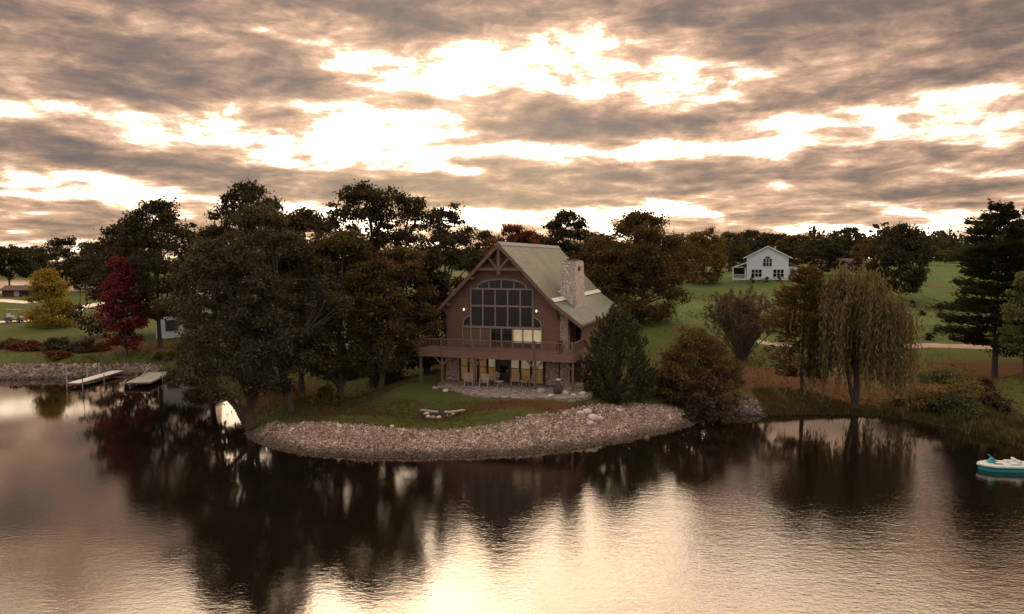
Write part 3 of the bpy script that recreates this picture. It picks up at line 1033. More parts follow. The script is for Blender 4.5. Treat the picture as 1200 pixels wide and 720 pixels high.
gw = empty('arched_window', (0, 0, 0))
gw.parent = lodge
q = MB()
q.prism([(-2.2, 8.06)] + arch(-2.2, 2.2, 8.06, .80)[1:-1] + [(2.2, 8.06)], -.03, -.004)        # arched lights
q.box(-2.72, 2.72, -.03, -.004, 4.86, 8.0)
q.box(-3.52, 3.52, -.03, -.004, 3.1, 4.7)
for s in (-1, 1):
    a = [(s * 2.80, 4.86)] + [(s * (2.80 + .75 * math.sin(t * math.pi / 20)), 4.86 + .85 * math.cos(t * math.pi / 20)) for t in range(0, 11)]
    if s > 0:
        a = a[::-1]
    q.prism(a, -.03, -.004)
q.build('pane', 'glass_dark', gw)
q = MB()
FD = -.12
def bar(x0, x1, z0, z1, y0=FD):
    q.box(x0, x1, y0, -.002, z0, z1)
for x in (-2.78, -1.68, -.56, .56, 1.68, 2.78):
    bar(x - .06, x + .06, 4.78, 8.04)
bar(-2.84, 2.84, 7.98, 8.12, FD - .012)
bar(-2.84, 2.84, 6.52, 6.66, FD - .012)
bar(-3.60, 3.60, 4.68, 4.86, FD - .02)
for x in (-3.56, -2.78, -1.9, -1.0, 0.0, 1.0, 1.9, 2.78, 3.56):
    bar(x - .055, x + .055, 3.08, 4.68)
for x in (-1.12, 0, 1.12):
    bar(x - .05, x + .05, 8.1, 8.60 + (.22 if x == 0 else 0))
oa = arch(-2.3, 2.3, 8.06, .90)
ia = arch(-2.14, 2.14, 8.06, .74)
for i in range(len(oa) - 1):
    q.prism([oa[i], oa[i + 1], ia[i + 1], ia[i]][::-1], FD + .005, -.003)
for s in (-1, 1):
    pts = [(s * (2.80 + .80 * math.sin(t * math.pi / 20)), 4.86 + .90 * math.cos(t * math.pi / 20)) for t in range(11)]
    pin = [(s * (2.80 + .68 * math.sin(t * math.pi / 20)), 4.86 + .78 * math.cos(t * math.pi / 20)) for t in range(11)]
    for i in range(10):
        a = [pts[i], pts[i + 1], pin[i + 1], pin[i]]
        q.prism(a if s > 0 else a[::-1], FD + .008, -.003)
q.build('frame', 'frame_grey', gw)
for x0, x1 in ((1.06, 1.84), (1.96, 2.72), (2.84, 3.50)):
    MB().box(x0, x1, -.055, -.034, 3.5, 4.62).build('blind', 'lit_cream', gw)
for x0, x1 in ((-3.5, -2.84), (-2.72, -1.96), (-1.84, -1.06)):
    MB().box(x0, x1, -.05, -.034, 3.15, 4.62).build('curtain', 'lit_brown', gw)
# lower lights: pane, curtain in two tones, frame
def low_window(x0, x1, cream=True):
    f = MB()
    f.box(x0 - .07, x0, -.13, .018, .12, 2.35).box(x1, x1 + .07, -.13, .018, .12, 2.35)
    f.box(x0 - .07, x1 + .07, -.14, .018, 2.35, 2.46).box(x0 - .07, x1 + .07, -.16, .018, .04, .12)
    f.box(x0, x1, -.10, .018, 1.28, 1.33)
    fo = f.build('window', 'frame_dark', lodge)
    MB().box(x0, x1, -.03, -.01, 1.33, 2.35).build('curtain', 'lit_cream' if cream else 'lit_ochre', fo)
    MB().box(x0, x1, -.03, -.01, .12, 1.28).build('curtain', 'lit_ochre', fo)
    MB().box(x0, x1, -.075, -.06, .12, 1.28).box(x0, x1, -.075, -.06, 1.33, 2.35).build('pane', 'glass_see', fo)
for x0, x1 in ((-3.72, -3.10), (-2.92, -2.24), (-2.02, -1.38), (-1.18, -.56), (.86, 1.56), (1.76, 2.54), (2.74, 3.66)):
    low_window(x0, x1, x0 > -2.0)
d_ = MB().box(-.26, .62, -.06, .016, .05, 2.35).build('door', 'black', lodge)
MB().box(-.16, .52, -.075, -.062, .9, 2.2).build('pane', 'glass_dark', d_)
MB().box(.50, .56, -.13, -.062, 1.0, 1.12).build('handle', 'metal_grey', d_)
for x in (-3.42, 3.10):
    l_ = MB().box(x - .07, x + .07, -.16, -.002, 6.05, 6.14).box(x - .04, x + .04, -.04, -.002, 6.14, 6.42).box(x - .1, x + .1, -.24, -.04, 6.36, 6.42).build('wall_lamp', 'frame_dark', lodge)
    MB().lathe([(.04, 6.14), (.06, 6.2), (.06, 6.3), (.04, 6.36)], 10, x, -.14).build('lamp_glass', 'lamp_bulb', l_)
# wing window on the recessed side wall
wn_ = MB().box(5.95, 6.4, 2.12, 2.198, 3.6, 5.0).build('window', 'frame_dark', lodge)
MB().box(6.0, 6.35, 2.10, 2.118, 3.66, 4.94).build('pane', 'glass_dark', wn_)

# the deck
DX0, DX1, DY0 = -6.6, 6.9, -2.55
dk = MB().box(DX0, DX1, DY0, -.14, 2.86, 2.98).box(5.9, 6.9, -.14, 2.1, 2.86, 2.98).build('deck', 'deck_wood', lodge)
MB().box(DX0 - .05, DX1 + .05, DY0 - .08, DY0 - .003, 2.38, 2.99).box(DX1 + .003, DX1 + .08, DY0 - .08, 2.1, 2.38, 2.99).box(DX0 - .08, DX0 - .003, DY0 - .08, -.2, 2.38, 2.99).build('fascia', 'deck_wood', dk)
q = MB()
x = DX0 + .3
while x < DX1:
    q.box(x, x + .06, DY0 + .02, -.2, 2.6, 2.858)
    x += .5
q.build('joist', 'dark_boards', dk)
q = MB()
q.box(DX0, DX1, DY0 - .02, DY0 + .08, 3.84, 3.92).box(DX0, DX1, DY0 + .01, DY0 + .05, 3.08, 3.14)
q.box(DX1 - .09, DX1 + .01, DY0 + .09, 2.0, 3.84, 3.92).box(DX1 - .06, DX1 - .02, DY0 + .09, 2.0, 3.08, 3.14)
q.box(DX0, DX0 + .1, DY0 + .09, -.2, 3.84, 3.92)
x = DX0 + .1
while x < DX1:
    q.box(x, x + .035, DY0 + .012, DY0 + .047, 3.14, 3.84)
    x += .125
y = DY0 + .15
while y < 1.9:
    q.box(DX1 - .055, DX1 - .02, y, y + .035, 3.14, 3.84)
    y += .125
q.build('railing', 'deck_wood', dk)
for x in (-6.47, -4.5, -1.62, 3.62, 6.77):
    MB().box(x - .09, x + .09, DY0 + .1, DY0 + .28, 0, 2.6).box(x - .08, x + .08, DY0 - .10, DY0 + .005, 2.4, 4.02).build('post', 'timber', dk)
for x in (-4.5, -1.62, 3.62, 6.77):
    for s in (-1, 1):
        if DX0 < x + s * .8 < DX1:
            MB().beam((x + s * .1, DY0 + .19, 1.75), (x + s * .85, DY0 + .19, 2.52), .1, .12).build('brace', 'timber', dk)


def hl(x, y, z=0.0):
    """lodge coordinates to the world"""
    return HO + HUX * x + HUY * y + np.array([0, 0, z])


# patio slab
pr = random.Random(4)
def outline(px_pts, z):
    return chaikin(np.array([atz(px, py, z)[:2] for px, py in px_pts] ), 2)
pat = outline([(512, 453), (524, 456.5), (540, 460.5), (562, 464.5), (590, 465.5), (612, 467.5), (640, 466.5), (664, 468), (686, 465.5), (698, 460), (690, 450), (660, 446), (600, 443), (540, 441), (516, 447), (512, 453)], HZ + .05)
q = MB()
q.prism([tuple(v) for v in pat[:-1]], HZ - .25, HZ + .06, 'z')
tag(q.build('patio', 'patio_stone'), kind='structure')

# ------------------------------------------------------------------ boulders and small things by the lodge
def rock(name, x, y, s, material, label, cat, group, seed, flat=.65):
    rr_ = np.random.default_rng(seed)
    v = IV1 * (1 + rr_.normal(0, .10, (len(IV1), 1))) * np.array([1, rr_.uniform(.7, .95), flat * rr_.uniform(.8, 1.1)]) * s
    a = rr_.uniform(0, 6.28)
    Rm = np.array([[math.cos(a), -math.sin(a), 0], [math.sin(a), math.cos(a), 0], [0, 0, 1]])
    me = npmesh(name, v @ Rm.T, IF1)
    o = link(name, me, material)
    o.location = (x, y, max(tz(x, y), -.1) + s * flat * .45)
    return tag(o, label, cat, group)
PZ = HZ + .06

# stones around the lawn
k = 0
for px, py, d, s, mt, lab in [
    (680, 482.0, 52.8, .30, 'boulder_pale', 'pale boulder at the house end of the white stones where lawn meets rocks'),
    (688, 481.0, 53.2, .36, 'boulder_pale', 'second pale boulder in the white stones where lawn meets rocks'),
    (695, 483.5, 52.4, .42, 'boulder_pale', 'largest white boulder where the lawn corner meets the rocks'),
    (703, 483.0, 52.6, .30, 'boulder_pale', 'flat pale stone at the evergreen end of the white boulders on the lawn corner'),
    (692, 487.0, 51.5, .26, 'boulder_pale', 'white stone lowest on the slope below the lawn corner'),
    (726, 474.0, 54.6, .30, 'boulder_pale', 'pale stone on the bank just below the dark evergreen shrub')]:
    g = atd(px, py, d)
    rock('boulder', g[0], g[1], s, mt, lab, 'boulder', 'pale boulders at the lawn corner', 40 + k); k += 1
for px, py, s, mt, lab in [
    (634, 460, .55, 'boulder', 'large round grey boulder on the front edge of the patio'),
    (645, 464, .28, 'boulder_pale', 'pale rock just right of the round grey boulder on the patio edge'),
    (662, 461, .34, 'boulder_pale', 'pale rock beside the dark garden ornament on its evergreen side'),
    (672, 463, .26, 'boulder_pale', 'small pale rock at the front corner of the patio'),
    (668, 457, .36, 'boulder', 'brownish rock behind the dark garden ornament by the corner deck post'),
    (683, 461, .30, 'boulder_pale', 'pale rock nearest the evergreen shrub on the patio edge'),
    (690, 456, .36, 'boulder', 'dull rock at the foot of the evergreen shrub beside the patio'),
    (510, 455, .28, 'boulder', 'grey rock at the wooded end of the patio edge'),
    (522, 458, .24, 'boulder_pale', 'small pale rock at the wooded end of the patio edge')]:
    g = atz(px, py, PZ)
    rock('boulder', g[0], g[1], s, mt, lab, 'boulder', 'rocks along the patio edge', 60 + k); k += 1

# fire pit with a ring of stones
g = atz(514, 479, 1.55)
gz = tz(g[0], g[1])
fp = empty('fire_pit', (g[0], g[1], gz), 0, 'round fire pit of loose pale and dark stones on the lawn', 'fire pit')
MB().lathe([(.75, .0), (.70, .05), (.35, .10), (.02, .11)], 18).build('ash_bed', 'ash', fp)
rr = np.random.default_rng(8)
for i in range(13):
    a = i / 13 * 6.283
    v = IV1 * (1 + rr.normal(0, .1, (len(IV1), 1))) * np.array([1, .8, .7]) * rr.uniform(.17, .27)
    o = link('stone', npmesh('stone', v, IF1), ['boulder_pale', 'boulder', 'boulder_pale', 'clay_dark'][i % 4], fp)
    o.location = (math.cos(a) * .95, math.sin(a) * .95, .14)
q = MB()
for i in range(4):
    a = i * .8
    q.tube([(-.5 * math.cos(a), -.5 * math.sin(a), .13), (.5 * math.cos(a), .5 * math.sin(a), .22)], [.06, .05], 6)
q.build('log', 'ash', fp)
for px, py, rz, lab in ((503, 474.5, -.5, 'pale wooden plank bench on the wooded side of the fire pit'), (534, 478.5, .65, 'pale wooden plank bench on the patio side of the fire pit')):
    g = atz(px, py, 1.75)
    t = empty('bench', (g[0], g[1], tz(g[0], g[1])), rz, lab, 'bench', 'benches by the fire pit')
    MB().box(-.75, .75, -.17, .17, .36, .43).build('seat', 'wood_pale', t, bevel=.01)
    for s in (-1, 1):
        MB().tube([(s * .5, 0, -.05), (s * .5, 0, .36)], [.15, .14], 9).build('leg', 'bark_grey', t)

# garden ornament on the patio edge
g = atz(654, 461.5, PZ)
t = empty('garden_ornament', (g[0], g[1], PZ - .01), 0, 'dark pear shaped clay ornament with a pale top on the patio edge', 'garden ornament')
MB().lathe([(.22, 0), (.30, .03), (.36, .25), (.36, .45), (.27, .68), (.15, .85), (.12, 1.02)], 16).build('body', 'clay_dark', t, True)
MB().lathe([(.12, 1.02), (.2, 1.06), (.2, 1.13), (.1, 1.2), (.02, 1.22)], 14).build('cap', 'clay_pale', t, True)

# patio seats
def make_chair(loc, rz, label):
    t = empty('patio_chair', loc, rz, label, 'chair', 'wooden chairs on the patio')
    q = MB()
    for i in range(5):
        y = -.05 + i * .115
        q.box(-.28, .28, -.42 + i * .115, -.32 + i * .115, .37 - i * .025, .395 - i * .025)
    q.build('seat', 'wood_chair', t)
    q = MB()
    for i in range(5):
        x = -.25 + i * .125
        h = 1.02 - abs(i - 2) * .05
        q.beam((x, .14, .24), (x * 1.15, .40, h), .105, .02)
    q.beam((-.3, .31, .62), (.3, .31, .62), .03, .07)
    q.build('backrest', 'wood_chair', t)
    for s in (-1, 1):
        MB().box(s * .33 - .07, s * .33 + .07, -.46, .30, .60, .625).build('armrest', 'wood_chair', t)
        MB().box(s * .33 - .03, s * .33 + .03, -.42, -.34, 0, .6).build('leg', 'wood_chair', t)
        MB().beam((s * .33, -.30, .36), (s * .33, .42, 0.03), .04, .10).build('leg', 'wood_chair', t)
    return t
for px, py, rz, lab in [
    (549, 451.5, .35, 'pale wooden chair in front of the stone pier at the wooded end of the patio'),
    (568, 452.5, .1, 'wooden chair just on the wooded side of the tall deck post'),
    (579, 450.5, -.25, 'wooden chair tucked between the tall deck post and the dark door'),
    (604, 451.0, .2, 'pale wooden chair on the evergreen side of the dark door'),
    (622, 451.5, -.7, 'wooden chair turned sideways in front of the widest lit window')]:
    g = atz(px, py, PZ)
    make_chair((g[0], g[1], PZ), -HA + rz, lab)
for px, py, lab in ((585, 453.5, 'low round wooden table in front of the dark door'), (613, 453, 'low round wooden table between two chairs under the lit windows')):
    g = atz(px, py, PZ)
    t = empty('side_table', (g[0], g[1], PZ), 0, lab, 'table', 'low tables on the patio')
    MB().lathe([(.36, .42), (.38, .44), (.38, .47), (.36, .48)], 16).build('table_top', 'wood_chair', t)
    for i in range(3):
        a = i * 2.094
        MB().beam((.28 * math.cos(a), .28 * math.sin(a), 0), (.2 * math.cos(a), .2 * math.sin(a), .42), .05, .05).build('leg', 'wood_chair', t)


# ------------------------------------------------------------------ leaves and branches
LEAF = np.array([[-.5, 0, 0], [0.02, -.30, .06], [.5, 0, 0], [0.02, .30, .06]])


def leaf_cloud(P, size, rr, up=.35, aspect=1.0, dirs=None):
    """one folded leaf spray per point"""
    n = len(P)
    if dirs is None:
        X = rr.normal(size=(n, 3))
    else:
        X = dirs + rr.normal(0, .22, (n, 3))
    X /= np.linalg.norm(X, axis=1)[:, None] + 1e-9
    Z = rr.normal(size=(n, 3))
    Z[:, 2] = np.abs(Z[:, 2]) + up
    Y = np.cross(Z, X)
    Y /= np.linalg.norm(Y, axis=1)[:, None] + 1e-9
    Z = np.cross(X, Y)
    s = (size * rr.lognormal(0, .28, n))[:, None, None]
    L = LEAF * np.array([1, aspect, 1])
    v = P[:, None, :] + s * (L[None, :, 0:1] * X[:, None] + L[None, :, 1:2] * Y[:, None] + L[None, :, 2:3] * Z[:, None])
    return v.reshape(-1, 3)


def leaf_mesh(name, V_):
    n = len(V_) // 4
    return npmesh(name, V_, np.arange(n * 4).reshape(n, 4))


def bez(a, b_, c, n):
    t = np.linspace(0, 1, n)[:, None]
    return (1 - t) ** 2 * a + 2 * t * (1 - t) * b_ + t * t * c


MESH = {}


def broad_meshes(key, H, cb, rx, rn=14000, leaf=.34, seed=1, nclus=70, clus=.26, lean=(0, 0), trunk_r=.28, prof=None, gaps=.12, shell=.55, stems=1, up=.35, lobes=.22, aspect=1.0, open_top=0.0):
    """trunk and crown meshes for a broad leaved tree: height, crown bottom, crown radius"""
    if key in MESH:
        return MESH[key]
    rr = np.random.default_rng(seed)
    prof = prof or [(0, .5), (.18, .9), (.42, 1.0), (.68, .90), (.87, .62), (1, .22)]
    pt, pv = zip(*prof)
    ph = rr.uniform(0, 6.28, 4)
    C_ = []
    while len(C_) < nclus:
        t = rr.uniform(0, 1) ** .85
        a = rr.uniform(0, 6.283)
        lob = 1 + lobes * math.sin(2 * a + ph[0] + 3 * t) + lobes * .7 * math.sin(3 * a + ph[1] - 5 * t)
        rad = np.interp(t, pt, pv) * rx * lob * (rr.uniform(shell, 1.0) ** .6)
        if rr.uniform() < gaps and t > .3:
            continue
        z = cb + (H - cb) * t
        C_.append((math.cos(a) * rad + lean[0] * t, math.sin(a) * rad + lean[1] * t, z + rr.normal(0, .25)))
    C_ = np.array(C_)
    tt = (C_[:, 2] - cb) / (H - cb)
    cr = clus * rx * rr.uniform(.6, 1.25, nclus) * (1 - open_top * np.clip(tt, 0, 1))
    wgt = cr ** 2.2
    cnt = np.maximum(12, (rn * wgt / wgt.sum()).astype(int))
    pts = []
    for c, r_, k_ in zip(C_, cr, cnt):
        d = rr.normal(size=(k_, 3))
        d /= np.linalg.norm(d, axis=1)[:, None]
        d[:, 2] = d[:, 2] * .8
        rad = r_ * rr.uniform(.1, 1, k_) ** .5 * (1 + .35 * rr.normal(size=k_).clip(-1, 1.6))
        pts.append(c + d * rad[:, None] * np.array([1.15, 1.15, .75]))
    pts = np.vstack(pts)
    pts[:, 2] = np.maximum(pts[:, 2], .15)
    crown = leaf_mesh('crown', leaf_cloud(pts, leaf, rr, up, aspect))
    # wood
    q = MB()
    main = []
    for s_ in range(stems):
        off = np.array([rr.normal(0, .25), rr.normal(0, .25), 0]) * (stems > 1)
        topz = cb + (H - cb) * (.72 if stems == 1 else rr.uniform(.5, .75))
        top = np.array([lean[0] * .7 + rr.normal(0, .3), lean[1] * .7 + rr.normal(0, .3), topz]) + off * 5
        mid = np.array([lean[0] * .35 + rr.normal(0, .25), lean[1] * .3 + rr.normal(0, .2), topz * .5]) + off * 2
        path = bez(off + np.array([0, 0, -.35]), mid, top, 9)
        rads = [trunk_r * (1.45 if i == 0 else 1) * (1 - .78 * i / 8) for i in range(9)]
        q.tube(path, rads, 9)
        main.append((path, rads))
    limbs = []
    order = rr.permutation(nclus)[:max(8, nclus // 6)]
    for i in order:
        c = C_[i]
        path, rads = main[rr.integers(0, len(main))]
        lo = max(1, int(8 * min(.9, cb * .75 / path[-1][2])))
        cand = [j for j in range(lo, 8) if path[j][2] < c[2] - .2] or [lo]
        j = cand[-1] if rr.uniform() < .4 else cand[rr.integers(0, len(cand))]
        a = path[j]
        m_ = (a + c) / 2 + np.array([0, 0, .12 * np.linalg.norm(c - a)])
        lp = bez(a, m_, c, 6)
        lr = [rads[j] * .62 * (1 - .85 * u) + .012 for u in np.linspace(0, 1, 6)]
        q.tube(lp, lr, 6)
        limbs.append(lp)
    LP = np.vstack(limbs)
    for i in range(nclus):
        c = C_[i]
        dd = np.linalg.norm(LP - c, axis=1)
        j = int(np.argmin(dd + (LP[:, 2] > c[2]) * 1.0))
        if dd[j] > .2:
            a = LP[j]
            q.tube(bez(a, (a + c) / 2 + rr.normal(0, .15, 3), c, 4), [.06, .045, .03, .012], 5)
            for _ in range(3):
                e = c + rr.normal(0, cr[i] * .7, 3)
                q.tube([c - (c - a) * .25, (c + e) / 2, e], [.028, .018, .008], 4)
    me = bpy.data.meshes.new('trunk')
    me.from_pydata(q.v, [], q.f)
    me.update()
    MESH[key] = (me, crown)
    return MESH[key]


def put_tree(name, meshes, wood, leaf, x, y, label, cat='tree', group=None, scale=(1, 1, 1), rz=0, parts=('trunk', 'crown'), sink=0.0):
    t = empty(name, (x, y, tz(x, y) - sink), rz, label, cat, group)
    t.scale = scale
    for me, mt, pn in zip(meshes, (wood, leaf), parts):
        if me is None:
            continue
        o = bpy.data.objects.new(pn, me)
        if not me.materials:
            me.materials.append(MATS[mt])
        COL.objects.link(o)
        o.parent = t
        if me.materials[0] != MATS[mt]:
            o.material_slots[0].link = 'OBJECT'
            o.material_slots[0].material = MATS[mt]
    return t


def spot(cx, d):
    g = atd(cx, 400, d)
    return g[0], g[1]


def fit(cx, d, top, bot, half):
    """tree size at a distance from its outline: height, crown bottom, radius above the ground there"""
    x, y = spot(cx, d)
    z0 = tz(x, y)
    return x, y, atd(cx, top, d)[2] - z0, max(.1, atd(cx, bot, d)[2] - z0), half / F * d


seedn = 100


def tree(name, cx, d, top, bot, half, leafm, label, lx=None, group='trees around the lodge', wood='bark', cat='tree', grow=1.0, **kw):
    """one tree with its own meshes, lx: where its foot stands"""
    global seedn
    seedn += 1
    x, y, H, cb, r_ = fit(cx, d, top, bot, half)
    fx = spot(lx, d)[0] if lx else x
    kw.setdefault('lean', ((x - fx) * 1.0, 0))
    lean = kw.pop('lean')
    me = broad_meshes('t%d' % seedn, H * .97, cb, r_ * .96, seed=seedn, lean=lean, **kw)
    return put_tree(name, me, wood, leafm, fx, y, label, cat, group)


# the wood on the point
tree('oak_tree', 264, 53.5, 292, 476, 76, 'leaf_greygreen', 'grey green tree leaning out over the water from the tip of the point', lx=292, rn=30000, leaf=.20, nclus=150, clus=.165, trunk_r=.30, up=.25, shell=.45)
tree('oak_tree', 308, 56, 246, 440, 68, 'leaf_greygreen', 'broad dusky tree with a leaning bare trunk at the start of the rock bank', lx=339, rn=31000, leaf=.20, nclus=150, clus=.17, trunk_r=.32, shell=.45, up=.5)
tree('oak_tree', 296, 69, 211, 345, 58, 'leaf_dark', 'tall dark tree whose open crown stands highest behind the leaning trees', rn=22000, leaf=.26, nclus=150, clus=.19, gaps=.1, open_top=.12, shell=.3, trunk_r=.32, lobes=.25)
tree('oak_tree', 437, 67, 209, 345, 66, 'leaf_dark', 'tallest broad crown of the wood, dark and lacy against the sky', rn=24000, leaf=.26, nclus=165, clus=.18, gaps=.1, open_top=.12, shell=.3, trunk_r=.34, lobes=.25)
tree('oak_tree', 524, 78, 240, 420, 50, 'leaf_dark', 'dark round tree rising just behind the lodge gable on its wooded side', rn=18000, leaf=.30, nclus=150, clus=.21, gaps=.03, open_top=.15, shell=.4)
tree('oak_tree', 188, 88, 236, 372, 54, 'leaf_dark', 'dark spreading tree rising behind the red maple and the dock end of the wood', rn=20000, leaf=.34, nclus=150, clus=.23, gaps=.03, open_top=.1, shell=.35)
tree('oak_tree', 398, 60, 268, 438, 56, 'leaf_moss', 'brownish green tree in the middle of the wood beside the lawn', rn=31000, leaf=.205, nclus=120, clus=.2)
tree('oak_tree', 468, 61, 278, 428, 50, 'leaf_olive', 'olive brown tree spreading its low branches beside the lodge deck', lx=444, rn=31000, leaf=.205, nclus=120, clus=.2)
tree('oak_tree', 352, 65, 244, 420, 56, 'leaf_olive', 'dull olive tree filling the gap behind the two leaning trunks', rn=13000, leaf=.33, nclus=80, clus=.23)
tree('oak_tree', 254, 66, 262, 432, 44, 'leaf_moss', 'mossy tree standing back from the inlet on the dock side of the point', lx=246, rn=13000, leaf=.33, nclus=80, clus=.23)
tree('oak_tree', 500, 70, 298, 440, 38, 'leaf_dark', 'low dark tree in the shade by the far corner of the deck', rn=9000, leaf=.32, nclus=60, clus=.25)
tree('maple_tree', 145, 100, 262, 390, 44, 'leaf_dark', 'dark bushy tree behind the red tree across the inlet', rn=9000, leaf=.42, nclus=60, clus=.25)
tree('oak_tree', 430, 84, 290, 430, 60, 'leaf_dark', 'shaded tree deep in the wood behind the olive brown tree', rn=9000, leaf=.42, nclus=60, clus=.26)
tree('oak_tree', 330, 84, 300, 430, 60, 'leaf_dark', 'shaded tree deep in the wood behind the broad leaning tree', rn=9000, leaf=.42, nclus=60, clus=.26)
# left bank
tree('maple_tree', 144, 84, 303, 408, 25, 'leaf_red', 'deep red maple on the bank above the docks', lx=148, group=None, rn=12000, leaf=.26, nclus=100, clus=.3, prof=[(0, .5), (.2, .95), (.45, .95), (.7, .72), (.88, .42), (1, .12)], trunk_r=.12, gaps=.0, shell=.3, lobes=.12)
tree('maple_tree', 58, 108, 317, 383, 29, 'leaf_yellow', 'golden yellow tree beside the pale path', lx=62, group=None, rn=12000, leaf=.30, nclus=100, clus=.3, prof=[(0, .95), (.2, 1.0), (.45, .8), (.7, .58), (.88, .4), (1, .1)], trunk_r=.16, gaps=.0, shell=.3, lobes=.12)
# right of the lodge
tree('maple_tree', 602, 112, 264, 330, 27, 'leaf_rust', 'rust red tree showing above the lodge ridge', group=None, rn=8000, leaf=.38, nclus=70, clus=.24, gaps=.05, lobes=.35)
tree('oak_tree', 665, 104, 248, 350, 34, 'leaf_dark', 'dark round topped tree behind the chimney', rn=15000, leaf=.32, nclus=120, clus=.23, gaps=.02, open_top=.1, shell=.35)
tree('oak_tree', 752, 93, 250, 384, 55, 'leaf_olive', 'large spreading tree beyond the lower roof beside the meadow', rn=32000, leaf=.30, nclus=190, clus=.21, open_top=.05, gaps=.0, shell=.35)
tree('oak_tree', 706, 98, 276, 384, 38, 'leaf_olive', 'shadowed tree between the chimney and the large spreading tree', rn=15000, leaf=.32, nclus=110, clus=.24)
tree('maple_tree', 824, 150, 270, 328, 28, 'leaf_gold', 'yellowish green tree at the edge of the meadow near the white farmhouse', rn=11000, leaf=.42, nclus=100, clus=.24, gaps=.03)
tree('maple_tree', 1053, 128, 264, 342, 34, 'leaf_dark', 'dense black green tree on the hill behind the willow', rn=15000, leaf=.42, nclus=120, clus=.23, gaps=.03)
tree('maple_tree', 1204, 64, 318, 408, 30, 'leaf_lime', 'pale green leafy tree cut off beside the tall pine', group=None, rn=7000, leaf=.28, nclus=55, clus=.24, gaps=.25)

# far tree line: shared meshes, each tree on its own
FAR = [broad_meshes('far%d' % i, 10, [1.2, .8, 4.3, 1.0][i], 4.6, rn=8000, leaf=.44, seed=40 + i, nclus=95, clus=[.23, .22, .24, .21][i], gaps=.04, trunk_r=.24, lobes=.25) for i in range(4)]
FARTREES = [
    (80, 190, 279, 31, 'leaf_dark', 'dark rounded tree straight behind the golden tree'),
    (14, 205, 290, 26, 'leaf_dark', 'first dark tree of the row by the far lake, cut by the frame edge'),
    (42, 212, 291, 22, 'leaf_dark', 'second dark tree of the row by the far lake'),
    (116, 175, 284, 28, 'leaf_dark', 'dark tree between the golden tree and the wood on the point'),
    (-22, 200, 292, 24, 'leaf_dark', 'dark tree at the outer end of the row by the far lake'),
    (140, 190, 282, 26, 'leaf_moss', 'mossy tree behind the red maple'),
    (570, 150, 272, 26, 'leaf_dark', 'dark tree seen between the wood and the lodge ridge'),
    (630, 160, 276, 22, 'leaf_rust', 'small rusty tree behind the ridge next to the dark round topped tree'),
    (700, 150, 276, 26, 'leaf_dark', 'tree top seen over the shadowed tree by the chimney'),
    (792, 170, 286, 20, 'leaf_dark', 'low dark tree against the sky beside the large spreading tree'),
    (853, 180, 274, 24, 'leaf_moss', 'mossy tree just behind the porch side of the white farmhouse'),
    (878, 195, 271, 24, 'leaf_dark', 'dark tree straight behind the white farmhouse gable'),
    (905, 200, 274, 24, 'leaf_dark', 'tree behind the roof slope of the white farmhouse'),
    (932, 190, 277, 24, 'leaf_olive', 'olive tree just past the white farmhouse'),
    (960, 160, 281, 25, 'leaf_dark', 'dark tree between the white farmhouse and the brown roofed house'),
    (990, 196, 267, 27, 'leaf_dark', 'tall dark tree rising behind the brown roofed house'),
    (1019, 158, 280, 24, 'leaf_olive', 'olive tree between the brown roofed house and the dense black green tree'),
    (1082, 200, 288, 20, 'leaf_moss', 'low mossy tree just past the dense black green tree'),
    (1104, 230, 294, 18, 'leaf_gold', 'golden tree low on the skyline left of the tall pine'),
    (1126, 235, 295, 18, 'leaf_dark', 'small dark tree on the skyline behind the pine branches'),
    (1150, 230, 293, 20, 'leaf_moss', 'mossy skyline tree hidden partly by the pine trunk'),
    (1180, 225, 290, 22, 'leaf_dark', 'dark skyline tree past the pine trunk'),
    (1212, 215, 288, 24, 'leaf_moss', 'mossy skyline tree cut off by the frame edge'),
    (170, 175, 276, 28, 'leaf_dark', 'dark tree in the gap between the red maple and the spreading tree'),
    (770, 140, 296, 24, 'leaf_olive', 'olive tree low behind the large spreading tree'),
]
for i, (cx, d, top, half, lm, lab) in enumerate(FARTREES):
    x, y, H, _, r_ = fit(cx, d, top, 330, half)
    put_tree('tree', FAR[2 if 'far lake' in lab else (0, 1, 3)[i % 3]], 'bark', lm, x, y, lab, 'tree', 'trees along the skyline', scale=(r_ / 4.6 * .92, r_ / 4.6 * .92, H / 10 * .98), rz=i * 1.7)

# woods beyond: one mass nobody could count
rr = np.random.default_rng(21)
pts = []
for i in range(520):
    a = rr.uniform(-.95, .95)
    d = rr.uniform(430, 620) if a < -.25 else rr.uniform(300, 520)
    x, y = d * math.sin(a), d * math.cos(a)
    if x < -60 and d < 560:
        continue
    z = tz(x, y)
    if z < .3:
        continue
    h, r_ = rr.uniform(9, 14), rr.uniform(4, 7)
    n = 130
    v = rr.normal(size=(n, 3))
    v /= np.linalg.norm(v, axis=1)[:, None]
    v *= rr.uniform(.5, 1.05, (n, 1))
    pts.append(np.array([x, y, z + h * .52]) + v * np.array([r_, r_, h * .5]))
pts = np.vstack(pts)
tag(link('far_wood', leaf_mesh('far_wood', leaf_cloud(pts, 2.1, rr)), 'leaf_dark'), 'dark line of woods along the far horizon', 'wood', kind='stuff')


